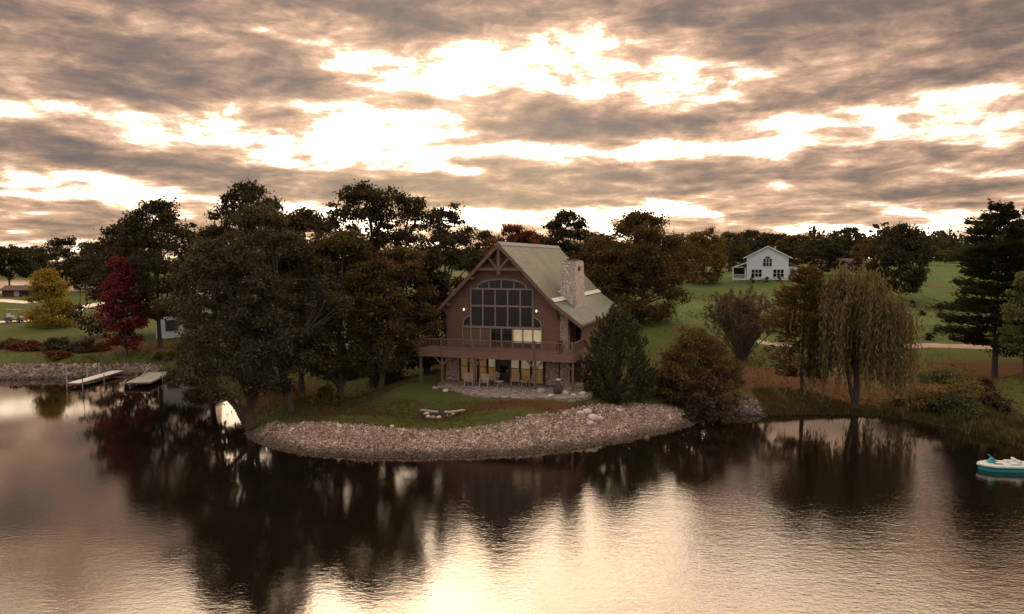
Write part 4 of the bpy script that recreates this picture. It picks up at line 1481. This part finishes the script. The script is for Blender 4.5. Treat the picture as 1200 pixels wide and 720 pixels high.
# ------------------------------------------------------------------ conifers
def pine_meshes(key, H, cb, r_, seed, whorls=15, per=5, prof=None, tuft=.34, dens=90, droop=.1, trunk_r=.25, pad=.42, flat=.22, skip=.12):
    rr = np.random.default_rng(seed)
    prof = prof or [(0, .75), (.25, 1.0), (.5, .85), (.7, .75), (.85, .6), (1, .2)]
    pt, pv = zip(*prof)
    q = MB()
    tp = bez(np.array([0, 0, -.3]), np.array([rr.normal(0, .2), rr.normal(0, .2), H * .5]), np.array([rr.normal(0, .2), 0, H * .985]), 10)
    q.tube(tp, [trunk_r * (1.3 if i == 0 else 1) * (1 - .88 * i / 9) for i in range(10)], 9)
    P, Dd = [], []
    for k in range(whorls):
        t = k / (whorls - 1)
        z = cb + (H - cb) * (t ** .95) * .97
        c = np.array([np.interp(z, tp[:, 2], tp[:, 0]), np.interp(z, tp[:, 2], tp[:, 1]), z])
        for j in range(per):
            if rr.uniform() < skip:
                continue
            a = j / per * 6.283 + k * 1.3 + rr.normal(0, .3)
            L = np.interp(t, pt, pv) * r_ * rr.uniform(.6, 1.08)
            rise = L * (rr.uniform(-.05, .28) - droop * (1 - t) * 1.5)
            e = c + np.array([math.cos(a) * L, math.sin(a) * L, rise])
            m_ = (c + e) / 2 + np.array([0, 0, -.06 * L])
            path = bez(c, m_, e, 6)
            q.tube(path, [max(.012, trunk_r * .32 * (1 - t * .6) * (1 - .85 * u)) for u in np.linspace(0, 1, 6)], 5)
            n = int(dens * (.4 + L / r_))
            u = rr.uniform(.28, 1.05, n)
            base = c + (e - c) * u[:, None]
            side = np.array([-math.sin(a), math.cos(a), 0])
            wdt = pad * L * (1.15 - np.abs(u - .65)) * .55
            sv = rr.normal(0, .5, n) * wdt
            base = base + side * sv[:, None]
            base[:, 2] += np.abs(rr.normal(0, flat, n)) - np.abs(sv) * .12
            P.append(base)
            dv = np.array([math.cos(a), math.sin(a), .35]) + side * (sv / (wdt + .01))[:, None] * .7
            Dd.append(dv)
    P.append(tp[-1] + rr.normal(0, .25, (40, 3)))
    Dd.append(np.tile([0, 0, 1.0], (40, 1)))
    crown = leaf_mesh('crown', leaf_cloud(np.vstack(P), tuft, rr, .2, .62, np.vstack(Dd)))
    me = bpy.data.meshes.new('trunk')
    me.from_pydata(q.v, [], q.f)
    me.update()
    return me, crown


PINEPROF = [(0, .80), (.12, 1.0), (.28, .92), (.42, .66), (.52, .52), (.62, .85), (.72, .80), (.80, .62), (.90, .50), (1, .16)]
x, y, H, cb, r_ = fit(1167, 70, 243, 405, 66)
put_tree('pine_tree', pine_meshes('p1', H, cb, r_, 7, 18, 6, PINEPROF, .35, 430, .08, .30, .70, .28, .08), 'bark', 'leaf_pine', x, y, 'tall dark pine with layered branches and a bare lower trunk by the gravel road', 'tree', 'tall pines by the gravel road')
x, y, H, cb, r_ = fit(1212, 76, 238, 400, 50)
put_tree('pine_tree', pine_meshes('p2', H, cb, r_, 9, 17, 6, None, .34, 260, .1, .28, .75, .34), 'bark', 'leaf_pine', x, y, 'second dark pine half cut off by the frame edge behind the first pine', 'tree', 'tall pines by the gravel road')
x, y, H, cb, r_ = fit(942, 61, 318, 440, 47)
put_tree('cypress_tree', pine_meshes('c1', H, cb, r_, 15, 20, 7, [(0, .7), (.15, 1), (.45, .97), (.7, .82), (.88, .58), (1, .25)], .27, 150, .06, .17, .6, .30, .22), 'bark', 'leaf_olive', x, y, 'airy olive brown tree with level branches standing beside the willow', 'tree')

# willow
x, y, H, cb, r_ = fit(1002, 59.5, 312, 476, 67)
rr = np.random.default_rng(31)
q = MB()
tp = bez(np.array([0, 0, -.3]), np.array([.75, 0, H * .28]), np.array([-.7, .3, H * .62]), 8)
q.tube(tp, [.36, .27, .25, .22, .2, .17, .14, .1], 10)
q.tube(bez(np.array([.1, 0, .2]), np.array([-.5, .1, H * .25]), np.array([-1.2, 0, H * .55]), 7), [.2, .18, .16, .14, .12, .1, .07], 8)
ends = []
for i in range(46):
    a = i * 2.4
    j = rr.integers(3, 8)
    s = tp[j]
    rad = r_ * math.sqrt(rr.uniform(.03, 1)) * .93
    zt = H * (.985 - .36 * (rad / r_) ** 2.2) * rr.uniform(.93, 1.0)
    e = np.array([math.cos(a) * rad, math.sin(a) * rad * .9, zt])
    p_ = bez(s, np.array([(s[0] * .4 + e[0] * .6), (s[1] * .4 + e[1] * .6), max(s[2], e[2]) + .7]), e, 7)
    q.tube(p_, [.10 * (1 - .85 * u) + .01 for u in np.linspace(0, 1, 7)], 5)
    ends.append(p_)
P, Dd = [], []
for i in range(1700):
    p_ = ends[rr.integers(0, len(ends))]
    j = i % 3
    s = p_[rr.integers(3, 7)] + (rr.normal(0, .16, 3) if j else rr.normal(0, .5, 3))
    rad = math.hypot(s[0], s[1])
    L = min(s[2] - rr.uniform(.3, 2.6), rr.uniform(3.2, 8.0) * (.55 + .55 * rad / r_))
    if L < .6:
        continue
    n = int(L / .17)
    t = np.linspace(0, 1, n)
    outw = np.array([s[0], s[1], 0]) / (rad + .1) * rr.uniform(.1, .5)
    sw = rr.normal(0, .16, 2)
    pp = s + outw * (np.sqrt(t)[:, None]) + np.column_stack([sw[0] * t, sw[1] * t, -L * t])
    P.append(pp + rr.normal(0, .07, (n, 3)))
    Dd.append(np.tile([0, 0, -1.0], (n, 1)) + rr.normal(0, .16, (n, 3)))
tw = bpy.data.meshes.new('trunk')
tw.from_pydata(q.v, [], q.f)
cm = leaf_mesh('crown', leaf_cloud(np.vstack(P), .33, rr, 0, .5, np.vstack(Dd)))
put_tree('willow_tree', (tw, cm), 'bark', 'leaf_willow', x, y, 'weeping willow with tan hanging strands at the edge of the water', 'tree')


# ------------------------------------------------------------------ shrubs
def shrub(name, cx, d, top, half, leafm, label, group=None, rn=7000, leaf=.22, seed=1, prof=None, nclus=60, clus=.24, stems=7, wood='bark', sink=.15, **kw):
    x, y, H, _, r_ = fit(cx, d, top, 480, half)
    prof = prof or [(0, .8), (.25, 1), (.55, .92), (.8, .62), (1, .2)]
    me = broad_meshes('s%d' % seed, H * .96, max(.15, H * .06), r_ * .9, rn=rn, leaf=leaf, seed=seed, nclus=nclus, clus=clus, trunk_r=.07, prof=prof, gaps=.02, stems=stems, shell=.35, **kw)
    return put_tree(name, me, wood, leafm, x, y, label, 'shrub', group, parts=('stem', 'foliage'), sink=sink)


# the dark upright evergreen by the lodge corner: plumes of needles
x, y, H, _, r_ = fit(725, 58.2, 352, 470, 51)
rr = np.random.default_rng(51)
P, Dd = [], []
q = MB()
for i in range(340):
    t = rr.uniform(0, 1) ** 1.15
    a = rr.uniform(0, 6.283)
    rad = np.interp(t, [0, .25, .55, .8, 1], [.92, 1.0, .86, .55, .12]) * r_ * rr.uniform(.55, .96)
    s = np.array([math.cos(a) * rad * .75, math.sin(a) * rad * .75, H * (t * .86)])
    e = np.array([math.cos(a) * rad, math.sin(a) * rad, min(H, H * (t * .90) + rr.uniform(.3, 1.0))])
    n = 42
    u = rr.uniform(0, 1, n)
    P.append(s + (e - s) * u[:, None] + rr.normal(0, .17, (n, 3)) * (1.15 - u)[:, None])
    Dd.append(np.tile((e - s) / np.linalg.norm(e - s), (n, 1)) + rr.normal(0, .45, (n, 3)))
    if i % 5 == 0:
        q.tube(bez(np.array([0, 0, 0.]), np.array([0, 0, s[2] * .8]), s, 5), [.09, .07, .05, .03, .012], 5)
st = bpy.data.meshes.new('stem')
st.from_pydata(q.v, [], q.f)
put_tree('juniper_shrub', (st, leaf_mesh('foliage', leaf_cloud(np.vstack(P), .27, rr, .1, .7, np.vstack(Dd)))), 'bark', 'leaf_juniper', x, y,
         'big dark evergreen shrub hiding the corner of the lodge', 'shrub', parts=('stem', 'foliage'), sink=.2)

shrub('shrub', 817, 60, 385, 57, 'leaf_orange', 'large rounded orange brown bush next to the dark evergreen', rn=32000, leaf=.155, seed=61, nclus=260, clus=.15, prof=[(0, .8), (.2, 1), (.5, .93), (.75, .70), (.92, .4), (1, .15)], lobes=.04)
shrub('shrub', 832, 56.5, 448, 34, 'leaf_brown', 'low brown twiggy bush drooping to the water below the orange bush', rn=6000, leaf=.2, seed=62)
shrub('shrub', 780, 60, 446, 28, 'leaf_brown', 'low dark brown bush between the evergreen and the rocks', rn=4500, leaf=.2, seed=63)

# vase of bare stems with thin leaves
x, y, H, _, r_ = fit(870, 76, 334, 430, 46)
rr = np.random.default_rng(64)
q = MB()
P, Dd = [], []
for i in range(58):
    a = rr.uniform(0, 6.283)
    sp_ = math.sqrt(rr.uniform(.01, 1))
    e = np.array([math.cos(a) * r_ * sp_, math.sin(a) * r_ * sp_, H * (1.0 - .50 * sp_ ** 2) * rr.uniform(.80, 1.0)])
    b0 = np.array([math.cos(a) * .3, math.sin(a) * .3, 0])
    p_ = bez(b0, np.array([e[0] * .42, e[1] * .42, e[2] * .55]), e, 9)
    q.tube(p_, [.075 * (1 - .85 * u) + .01 for u in np.linspace(0, 1, 9)], 5)
    for _ in range(5):
        j = rr.integers(4, 9)
        s = p_[j]
        e2 = s + np.array([rr.normal(0, .4), rr.normal(0, .4), rr.uniform(.3, 1.1)])
        q.tube([s, (s + e2) / 2 + rr.normal(0, .06, 3), e2], [.022, .015, .006], 4)
        n = 50
        u = rr.uniform(.1, 1.15, n)
        P.append(s + (e2 - s) * u[:, None] + rr.normal(0, .12, (n, 3)))
        Dd.append(np.tile(e2 - s, (n, 1)) + rr.normal(0, .3, (n, 3)))
    u = rr.uniform(0, 1, 34)
    P.append(np.array([p_[int(v * 8)] for v in u]) + rr.normal(0, .2, (34, 3)))
    Dd.append(np.tile([0, 0, 1.0], (34, 1)) + rr.normal(0, .4, (34, 3)))
st = bpy.data.meshes.new('stem')
st.from_pydata(q.v, [], q.f)
put_tree('shrub', (st, leaf_mesh('foliage', leaf_cloud(np.vstack(P), .24, rr, .1, .6, np.vstack(Dd)))), 'bark_grey', 'leaf_twig', x, y,
         'tall vase shaped shrub with many greyish brown stems on the meadow edge', 'shrub', parts=('stem', 'foliage'))

for i, (cx, d, top, half, lm, lab, gp, rn) in enumerate([
    (1055, 60, 468, 8, 'leaf_brown', 'small dark brown shrub between the willow and the golden grasses', 'shrubs on the bank below the pine', 1500),
    (1098, 58, 462, 24, 'leaf_straw', 'golden straw coloured shrub at the water edge past the willow', 'shrubs on the bank below the pine', 3500),
    (1124, 56.5, 470, 30, 'leaf_juniper', 'wide dark green shrub overhanging the water below the pine', 'shrubs on the bank below the pine', 4500),
    (1152, 63, 447, 17, 'leaf_brown', 'rounded dark brown shrub highest on the bank below the pine', 'shrubs on the bank below the pine', 2500),
    (1170, 59, 460, 19, 'leaf_brown', 'rounded brown shrub closest to the pedal boat', 'shrubs on the bank below the pine', 2500),
    (1132, 61, 452, 26, 'leaf_straw', 'loose golden shrub between the two rounded brown shrubs and the water', 'shrubs on the bank below the pine', 3000),
    (1105, 66, 437, 34, 'leaf_lime', 'wide low green shrub on the leaf strewn slope below the road', 'shrubs on the bank below the pine', 3500),
    (12, 88, 400, 18, 'leaf_brown', 'brown shrub at the frame edge of the row above the dull stones', 'shrubs above the dull stone bank', 2600),
    (40, 87, 402, 17, 'leaf_rust', 'rusty low shrub second in the row above the dull stones', 'shrubs above the dull stone bank', 2600),
    (68, 86, 396, 17, 'leaf_juniper', 'dark green shrub in the middle of the row above the dull stones', 'shrubs above the dull stone bank', 2600),
    (92, 86, 399, 17, 'leaf_brown', 'brown shrub next to the dark green one in the row above the dull stones', 'shrubs above the dull stone bank', 2600),
    (116, 87, 404, 13, 'leaf_rust', 'rusty shrub nearest the red maple', 'shrubs above the dull stone bank', 2200),
    (66, 82, 415, 14, 'leaf_rust', 'low red brown shrub just above the stones in front of the row', 'shrubs above the dull stone bank', 1800),
    (1068, 118, 352, 4, 'leaf_dark', 'smallest sapling high on the meadow behind the willow', 'saplings on the meadow', 400),
    (1079, 108, 364, 4, 'leaf_dark', 'small sapling halfway up the meadow behind the willow', 'saplings on the meadow', 400),
    (1090, 86, 391, 6, 'leaf_dark', 'sapling standing right behind the gravel road', 'saplings on the meadow', 700),
    (380, 58, 455, 14, 'leaf_gold', 'yellow brown shrub under the trees at the edge of the lawn', None, 2500),
    (196, 84, 418, 14, 'leaf_moss', 'low green shrub behind the greenish dock', 'shrubs by the inlet', 2000),
    (235, 67, 452, 24, 'leaf_brown', 'brown shrub on the inlet bank under the leaning trees', 'shrubs by the inlet', 3000),
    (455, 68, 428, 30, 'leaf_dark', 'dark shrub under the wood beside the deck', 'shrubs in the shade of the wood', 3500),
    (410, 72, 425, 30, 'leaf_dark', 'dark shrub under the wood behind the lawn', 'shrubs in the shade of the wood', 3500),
    ]):
    if rn:
        shrub('sapling' if 'sapling' in lab else 'shrub', cx, d, top, half, lm, lab, gp, rn=rn, leaf=.2 if d < 70 else .26, seed=200 + i, nclus=max(14, rn // 90), clus=.3, stems=4)
for cx, top, lab in ((880, 324, 'small dark bush at the porch corner of the white farmhouse'), (897, 325, 'small dark bush under the middle of the white farmhouse gable'), (912, 325, 'small dark bush below the far window of the white farmhouse')):
    shrub('shrub', cx, 147, top, 2.6, 'leaf_dark', lab, 'bushes against the white farmhouse', rn=300, leaf=.3, seed=300 + cx, nclus=8, clus=.4, stems=2)

# grass: short tufts over lawn and banks
rr = np.random.default_rng(77)
def tufts(name, P, h, blades, label):
    n = len(P)
    z = terrain(P)
    B = np.repeat(np.column_stack([P, z]), blades, 0)
    m = len(B)
    B[:, :2] += rr.normal(0, .10, (m, 2))
    a = rr.uniform(0, 6.283, m)
    hh = h * rr.lognormal(0, .35, m)
    wv_ = np.column_stack([np.cos(a), np.sin(a), np.zeros(m)]) * (hh * .10)[:, None]
    ln = np.column_stack([rr.normal(0, .35, m), rr.normal(0, .35, m), np.ones(m)]) * hh[:, None]
    v = np.stack([B - wv_, B + wv_, B + ln], 1).reshape(-1, 3)
    o = link(name, npmesh(name, v, np.arange(m * 3).reshape(m, 3)), 'blade')
    return tag(o, label, 'grass', kind='stuff')
P = along(905, 1230, 5200, lambda px: 4.5, rr, inner=.1)
tufts('bank_grass', P, .17, 7, 'rough tan and green grass along the bank from the willow to the pedal boat')
P = along(1040, 1230, 900, lambda px: 5.5, rr, inner=.2)
P = P[np.sin(P[:, 0] * 1.9) + np.sin(P[:, 1] * 2.3 + 1) > .3]
tufts('bank_grass', P, .42, 12, 'taller clumps of straw coloured grass on the bank below the pine')
P = np.column_stack([rr.uniform(8, 75, 26000), rr.uniform(60, 135, 26000)])
kz = np.sin(P[:, 0] * .31 + P[:, 1] * .17) + np.sin(P[:, 0] * .13 - P[:, 1] * .29 + 2) + rr.normal(0, .5, len(P))
P = P[(shore_dist(P) > 3) & (kz > .35)]
tufts('meadow_grass', P, .20, 4, 'longer tufts of dry grass in the meadow below the white farmhouse')
P = np.column_stack([rr.uniform(-18, 8, 16000), rr.uniform(49, 62, 16000)])
sdp = shore_dist(P)
rel = P - HO[:2]
ok = (sdp > np.array([wf(600 + F * a / b_) for a, b_ in P]) - .2) & ~((np.abs(rel @ HUX[:2]) < 7.5) & (rel @ HUY[:2] > -7.2))
tufts('lawn_grass', P[ok], .085, 5, 'short mown grass of the lodge lawn')
P = along(60, 300, 2200, lambda px: 6.0, rr, inner=.8)
tufts('bank_grass', P, .18, 6, 'rough grass behind the docks and around the inlet')

# fallen leaves lying on the lawn, the slope and the meadow
P = np.vstack([np.column_stack([rr.normal(-13, 6, 5200), rr.normal(58, 6, 5200)]), np.column_stack([rr.uniform(14, 48, 9000), rr.uniform(58, 80, 9000)]),
               np.column_stack([rr.uniform(-60, -36, 2600), rr.uniform(80, 98, 2600)]), np.column_stack([rr.normal(8, 4, 900), rr.normal(55, 2, 900)])])
sdp = shore_dist(P)
rel = P - HO[:2]
P = P[(sdp > 3.5) & ~((np.abs(rel @ HUX[:2]) < 7.5) & (rel @ HUY[:2] > -7.2))]
LV = leaf_cloud(np.column_stack([P, terrain(P) + .03]), .15, rr, 2.5)
tag(link('fallen_leaves', leaf_mesh('fallen_leaves', LV), 'leaf_rust'), 'rusty fallen leaves scattered over the lawn and the slope', 'leaves', kind='stuff')

# ------------------------------------------------------------------ docks
def dock(name, pa, pb, wd, zt, material, label, posts):
    a = np.array(pa); b_ = np.array(pb)
    L = np.hypot(*(b_ - a))
    ang = math.atan2(b_[1] - a[1], b_[0] - a[0])
    t = empty(name, (a[0], a[1], 0), ang, label, 'dock', 'docks by the dull stone bank')
    MB().box(0, L, -wd / 2, wd / 2, zt - .06, zt).build('decking', material, t)
    q = MB()
    q.box(0, L, -wd / 2 - .06, -wd / 2 - .003, zt - .16, zt - .01).box(0, L, wd / 2 + .003, wd / 2 + .06, zt - .16, zt - .01).box(-.06, -.003, -wd / 2, wd / 2, zt - .16, zt - .01)
    x = .6
    while x < L:
        q.box(x, x + .08, -wd / 2 + .003, wd / 2 - .003, zt - .15, zt - .062)
        x += 1.2
    q.build('beam', 'timber', t)
    for u, s, h in posts:
        MB().tube([(u * L, s * (wd / 2 + .12), -1.2), (u * L, s * (wd / 2 + .12), zt + h)], [.055, .055], 8).build('post', 'metal_grey', t)
    return t, L, ang
a = atz(86, 449.5, .42)[:2]; b_ = atz(138, 434.0, .50)[:2]
dock('dock', a, b_, 1.25, .45, 'dock_boards', 'pale narrow dock slanting to the shore, the one farther from the point', [(.02, 1, 1.5), (.45, 1, 1.1), (.72, 1, 1.2), (.03, -1, .4), (.5, -1, .25)])
a = atz(161, 448.5, .5)[:2]; b_ = atz(188, 436, .5)[:2]
t, L, ang = dock('dock', a, b_, 2.3, .5, 'dock_boards_green', 'wider greenish dock with a curved end pole nearer the red maple', [(.5, -1, .3), (.5, 1, .3), (.95, -1, .3)])
MB().tube([(-.1, 1.2, -1.5), (-.1, 1.2, .5), (.0, 1.15, .68), (.25, 1.1, .72)], [.06] * 4, 8).build('pole', 'metal_grey', t)
MB().tube([(L * .55, 1.0, .50), (L * .95, .95, 1.0), (L, .95, .98)], [.06, .06, .05], 7).build('railing', 'metal_grey', t)

# pedal boat at the frame edge
g = atz(1177, 551, 0)
bt = empty('pedal_boat', (g[0], g[1], 0), R(-6), 'small teal pedal boat with a white deck floating near the bank', 'boat')
def hull_ring(z, k, fr=1.0):
    return [(-1.55 * fr, 0, z), (-1.25 * fr, -.42 * k, z), (-.75 * fr, -.66 * k, z), (1.2, -.68 * k, z), (1.5, -.55 * k, z), (1.5, .55 * k, z), (1.2, .68 * k, z), (-.75 * fr, .66 * k, z), (-1.25 * fr, .42 * k, z)]
def loft(rings):
    q = MB()
    n = len(rings[0])
    fs_ = [tuple(range(n - 1, -1, -1)), tuple(range((len(rings) - 1) * n, len(rings) * n))]
    for i in range(len(rings) - 1):
        for k_ in range(n):
            j = (k_ + 1) % n
            fs_.append((i * n + k_, i * n + j, (i + 1) * n + j, (i + 1) * n + k_))
    return q.add([p_ for r__ in rings for p_ in r__], fs_)
loft([hull_ring(-.18, .75, .85), hull_ring(.05, .92, .95), hull_ring(.30, 1.0)]).build('hull', 'teal_plastic', bt)
loft([hull_ring(.303, 1.04, 1.03), hull_ring(.38, 1.03, 1.02), hull_ring(.43, .9, .94)]).build('deck', 'white_plastic', bt)
for s in (-1, 1):
    MB().box(.15, .65, s * .30 - .2, s * .30 + .2, .432, .52).box(.58, .72, s * .30 - .2, s * .30 + .2, .522, .68).build('seat', 'white_plastic', bt, bevel=.03)
    MB().box(-.75, -.25, s * .30 - .12, s * .30 + .12, .42, .434).build('footwell', 'black', bt)
q = MB()
q.prism([(-.98, .43), (-.55, .43), (-.62, .70), (-.72, .74), (-.80, .70)], -.12, .12)
q.tube([(-.72, 0, .72), (-.95, 0, .92)], [.035, .03], 7)
q.build('steering_handle', 'teal_plastic', bt)

MB().tube([(1.45, .45, .40), (1.9, .9, .12), (2.6, 1.7, .05), (3.4, 2.6, .30)], [.02] * 4, 6).build('mooring_line', 'clay_pale', bt)
loft([hull_ring(.20, .985, .985), hull_ring(.235, .995, .992)]).build('rub_strip', 'black', bt)

# golf cart on the path
g = atd(17, 376, 112)
gc = empty('golf_cart', (g[0], g[1], tz(g[0], g[1]) + .06), R(8), 'golf cart with a dark roof and pale seats parked on the pale path', 'vehicle')
MB().prism([(-1.25, .3), (1.25, .3), (1.3, .62), (.95, .85), (.55, .5), (-.15, .5), (-.2, .72), (-1.25, .75)], -.58, .58).build('body', 'cart_body', gc)
MB().box(-.85, -.25, -.52, .52, .76, .90).box(-.95, -.80, -.52, .52, .9, 1.35).build('seat', 'seat_white', gc, bevel=.03)
MB().box(-1.15, .95, -.62, .62, 1.86, 1.94).build('roof', 'cart_body', gc, bevel=.03)
for sx, sx2 in ((.92, .70), (-1.05, -1.0)):
    for s in (-1, 1):
        MB().tube([(sx, s * .54, .7), (sx2, s * .54, 1.87)], [.025, .025], 6).build('roof_post', 'black', gc)
for sx in (-.82, .82):
    for s in (-1, 1):
        wl = MB().tube([(sx, s * .46, .23), (sx, s * .64, .23)], [.23, .23], 14).build('wheel', 'tyre', gc)
        MB().tube([(sx, s * .642, .23), (sx, s * .66, .23)], [.12, .12], 10).build('hub', 'metal_grey', wl)
MB().box(1.302, 1.32, -.45, -.25, .52, .60).box(1.302, 1.32, .25, .45, .52, .60).build('headlight', 'white_paint', gc)

# grey rounded ornament among stones by the golden tree
g = atd(91, 371, 113)
oz = tz(g[0], g[1])
t = empty('stone_ornament', (g[0], g[1], oz), 0, 'grey rounded garden ornament on a dark foot by the golden tree', 'garden ornament')
MB().lathe([(.62, 0), (.66, .12), (.45, .35), (.40, .55)], 16).build('base', 'clay_dark', t, True)
MB().lathe([(.40, .55), (.62, .68), (.74, 1.0), (.76, 1.35), (.66, 1.68), (.45, 1.88), (.1, 1.96)], 18).build('bowl', 'grey_stone', t, True)
for i, (dx, dy, s, lab) in enumerate(((-.95, -.8, .24, 'small white stone on the path side of the grey ornament'), (.55, -1.0, .27, 'largest white stone in front of the grey ornament'), (1.15, -.6, .2, 'small white stone on the red maple side of the grey ornament'))):
    rock('boulder', g[0] + dx, g[1] + dy, s, 'boulder_pale', lab, 'stone', 'white stones round the grey ornament', 90 + i)

# ------------------------------------------------------------------ houses farther off
def gable(q, x0, x1, zb, ze, za, y0, y1, xa=None):
    xa = (x0 + x1) / 2 if xa is None else xa
    q.prism([(x0, zb), (x1, zb), (x1, ze), (xa, za), (x0, ze)], y0, y1)
    return q


def panes_window(parent, x0, x1, z0, z1, n, y=0.0, archrise=0, fm='frame_dark', fw=.07):
    f = MB()
    f.box(x0 - fw, x0, y - .09, y - .002, z0, z1).box(x1, x1 + fw, y - .09, y - .002, z0, z1)
    f.box(x0 - fw, x1 + fw, y - .10, y - .002, z1, z1 + fw).box(x0 - fw, x1 + fw, y - .11, y - .002, z0 - fw, z0)
    for i in range(1, n):
        x = x0 + (x1 - x0) * i / n
        f.box(x - .05, x + .05, y - .08, y - .002, z0, z1)
    f.box(x0, x1, y - .075, y - .002, (z0 + z1) / 2 - .03, (z0 + z1) / 2 + .03)
    fo = f.build('window', fm, parent)
    q = MB().box(x0, x1, y - .03, y - .006, z0, z1)
    if archrise:
        q.prism(arch(x0 + .3, x1 - .3, z1 + fw, archrise), y - .03, y - .006)
    q.build('pane', 'glass_dark', fo)
    return fo


# white farmhouse on the rise
g = atd(899, 328, 150)
fz = tz(g[0], g[1])
fh = empty('farmhouse', (g[0], g[1], fz), -R(18), 'white two storey farmhouse with a wide gable and side porch on the hill', 'house')
q = MB()
gable(q, -4.05, 4.05, -.6, 4.55, 6.62, 0, 10)
q.box(4.05, 6.3, 2.5, 9, -.6, 2.6)
q.build('wall', 'white_siding', fh)
q = MB()
slab(q, .01, 6.92, 4.75, 4.45, -.45, 10.4, .14, rib=False)
slab(q, -.01, 6.92, -4.75, 4.45, -.45, 10.4, .14, rib=False)
q.build('roof', 'grey_roof', fh)
q = MB()
for s in (-1, 1):
    q.prism([(0, 6.93), (s * 4.77, 4.45), (s * 4.77, 4.22), (0, 6.70)][::s], -.50, -.452)
q.build('barge_board', 'white_paint', fh)
MB().add([(4.06, 2.2, 3.6), (6.7, 2.2, 2.5), (6.7, 9.3, 2.5), (4.06, 9.3, 3.6), (4.06, 2.2, 3.45), (6.7, 2.2, 2.35), (6.7, 9.3, 2.35), (4.06, 9.3, 3.45)], [(0, 1, 2, 3), (7, 6, 5, 4), (0, 4, 5, 1), (1, 5, 6, 2), (2, 6, 7, 3), (3, 7, 4, 0)]).build('wing_roof', 'grey_roof', fh)
pr_ = MB().add([(-4.06, -.2, 3.55), (-7.0, -.2, 2.45), (-7.0, 8, 2.45), (-4.06, 8, 3.55), (-4.06, -.2, 3.35), (-7.0, -.2, 2.25), (-7.0, 8, 2.25), (-4.06, 8, 3.35)], [(3, 2, 1, 0), (4, 5, 6, 7), (1, 5, 4, 0), (2, 6, 5, 1), (3, 7, 6, 2), (0, 4, 7, 3)]).build('porch_roof', 'white_paint', fh)
MB().box(-6.9, -4.06, 0, 8, -.5, .12).build('porch_floor', 'white_paint', fh)
MB().box(-4.3, -4.06, 2.5, 8, .12, 3.3).box(-6.8, -4.3, 7.8, 8, .12, 2.3).build('porch_wall', 'brown_roof', fh)
for x, y in ((-6.75, .15), (-6.75, 4), (-4.3, .15)):
    MB().box(x - .12, x + .12, y - .12, y + .12, .12, 2.3).build('porch_post', 'white_paint', fh)
q = MB().box(-6.6, -4.45, .1, .16, .95, 1.02)
for i in range(14):
    q.box(-6.55 + i * .15, -6.50 + i * .15, .11, .15, .2, .95)
q.build('porch_railing', 'white_paint', fh)
panes_window(fh, -.85, .85, 2.75, 4.25, 3, 0, .42, 'white_paint')
panes_window(fh, -3.05, -1.1, .55, 2.05, 3, fm='white_paint')
panes_window(fh, 1.15, 3.15, .55, 2.05, 3, fm='white_paint')
panes_window(fh, 4.6, 5.6, .7, 1.9, 2, 2.5)
MB().box(1.4, 1.7, 5, 5.3, 6, 6.9).build('vent_pipe', 'metal_grey', fh)

# white house hidden behind the trees on the inlet
g = atd(222, 395, 97)
wz = tz(g[0], g[1])
wh = empty('white_house', (g[0], g[1], wz), R(8), 'white lakeside house mostly hidden behind the trees at the inlet', 'house')
q = MB()
ez = 8.0 - wz
gable(q, -4.2, 4.2, -.8, ez - 1.7, ez + .6, 0, 9)
q.build('wall', 'white_siding', wh)
q = MB()
slab(q, .01, ez + .92, 4.8, ez - 1.75, -.4, 9.4, .15, rib=False)
slab(q, -.01, ez + .92, -4.8, ez - 1.75, -.4, 9.4, .15, rib=False)
q.build('roof', 'grey_roof', wh)
panes_window(wh, -2.9, -1.5, .9, 2.2, 2)
panes_window(wh, 1.4, 2.9, .9, 2.2, 2)
panes_window(wh, -.7, .7, 2.9, 3.9, 2)
dd_ = MB().box(-.5, .5, -.06, -.002, 0, 2.05).build('door', 'frame_grey', wh)
MB().box(.34, .4, -.10, -.062, .95, 1.05).build('handle', 'metal_grey', dd_)

# low brown roofed house past the farmhouse
g = atd(987, 321, 172)
z_ = tz(g[0], g[1])
bh = empty('bungalow', (g[0], g[1], z_), -R(6), 'low house with a brown roof and pale wall peeking over the willow', 'house')
hz = atd(987, 303, 172)[2] - z_
MB().box(-5, 5, 0, 7, -.6, hz - 1.9).build('wall', 'tan_wall', bh)
MB().prism([(-.6, hz - 2.0), (3.5, hz), (7.6, hz - 2.0), (7.6, hz - 2.2), (3.5, hz - .22), (-.6, hz - 2.2)], -5.5, 5.5, 'x').build('roof', 'brown_roof', bh)
panes_window(bh, 1.2, 3.2, .9, 2.0, 2)
panes_window(bh, -3.2, -1.2, .9, 2.0, 2)

# low house with brown roof by the far lake
g = atd(20, 352, 158)
z_ = tz(g[0], g[1])
lh = empty('cottage', (g[0], g[1], z_), R(10), 'low cottage with a wide brown roof near the far lake', 'house')
MB().box(-2.9, 2.9, 0, 5, -.5, 1.5).build('wall', 'brown_roof', lh)
MB().prism([(-.5, 1.4), (2.5, 2.35), (5.5, 1.4), (5.5, 1.25), (2.5, 2.2), (-.5, 1.25)], -3.3, 3.3, 'x').build('roof', 'brown_roof', lh)
panes_window(lh, 1.0, 2.2, .4, 1.15, 2)
dd_ = MB().box(-.5, .45, -.06, -.002, 0, 1.35).build('door', 'tan_wall', lh)

# planter on the deck
g = hl(5.6, -1.9, 2.982)
t = empty('planter', tuple(g), 0, 'dark potted plant on the corner of the lodge deck', 'planter')
MB().lathe([(.16, 0), (.22, .38), (.24, .40), (.2, .41)], 12).build('pot', 'clay_dark', t)
rr = np.random.default_rng(91)
v = rr.normal(0, .16, (160, 3)) + np.array([0, 0, .66])
link('foliage', leaf_mesh('foliage', leaf_cloud(v, .14, rr)), 'leaf_dark', t)
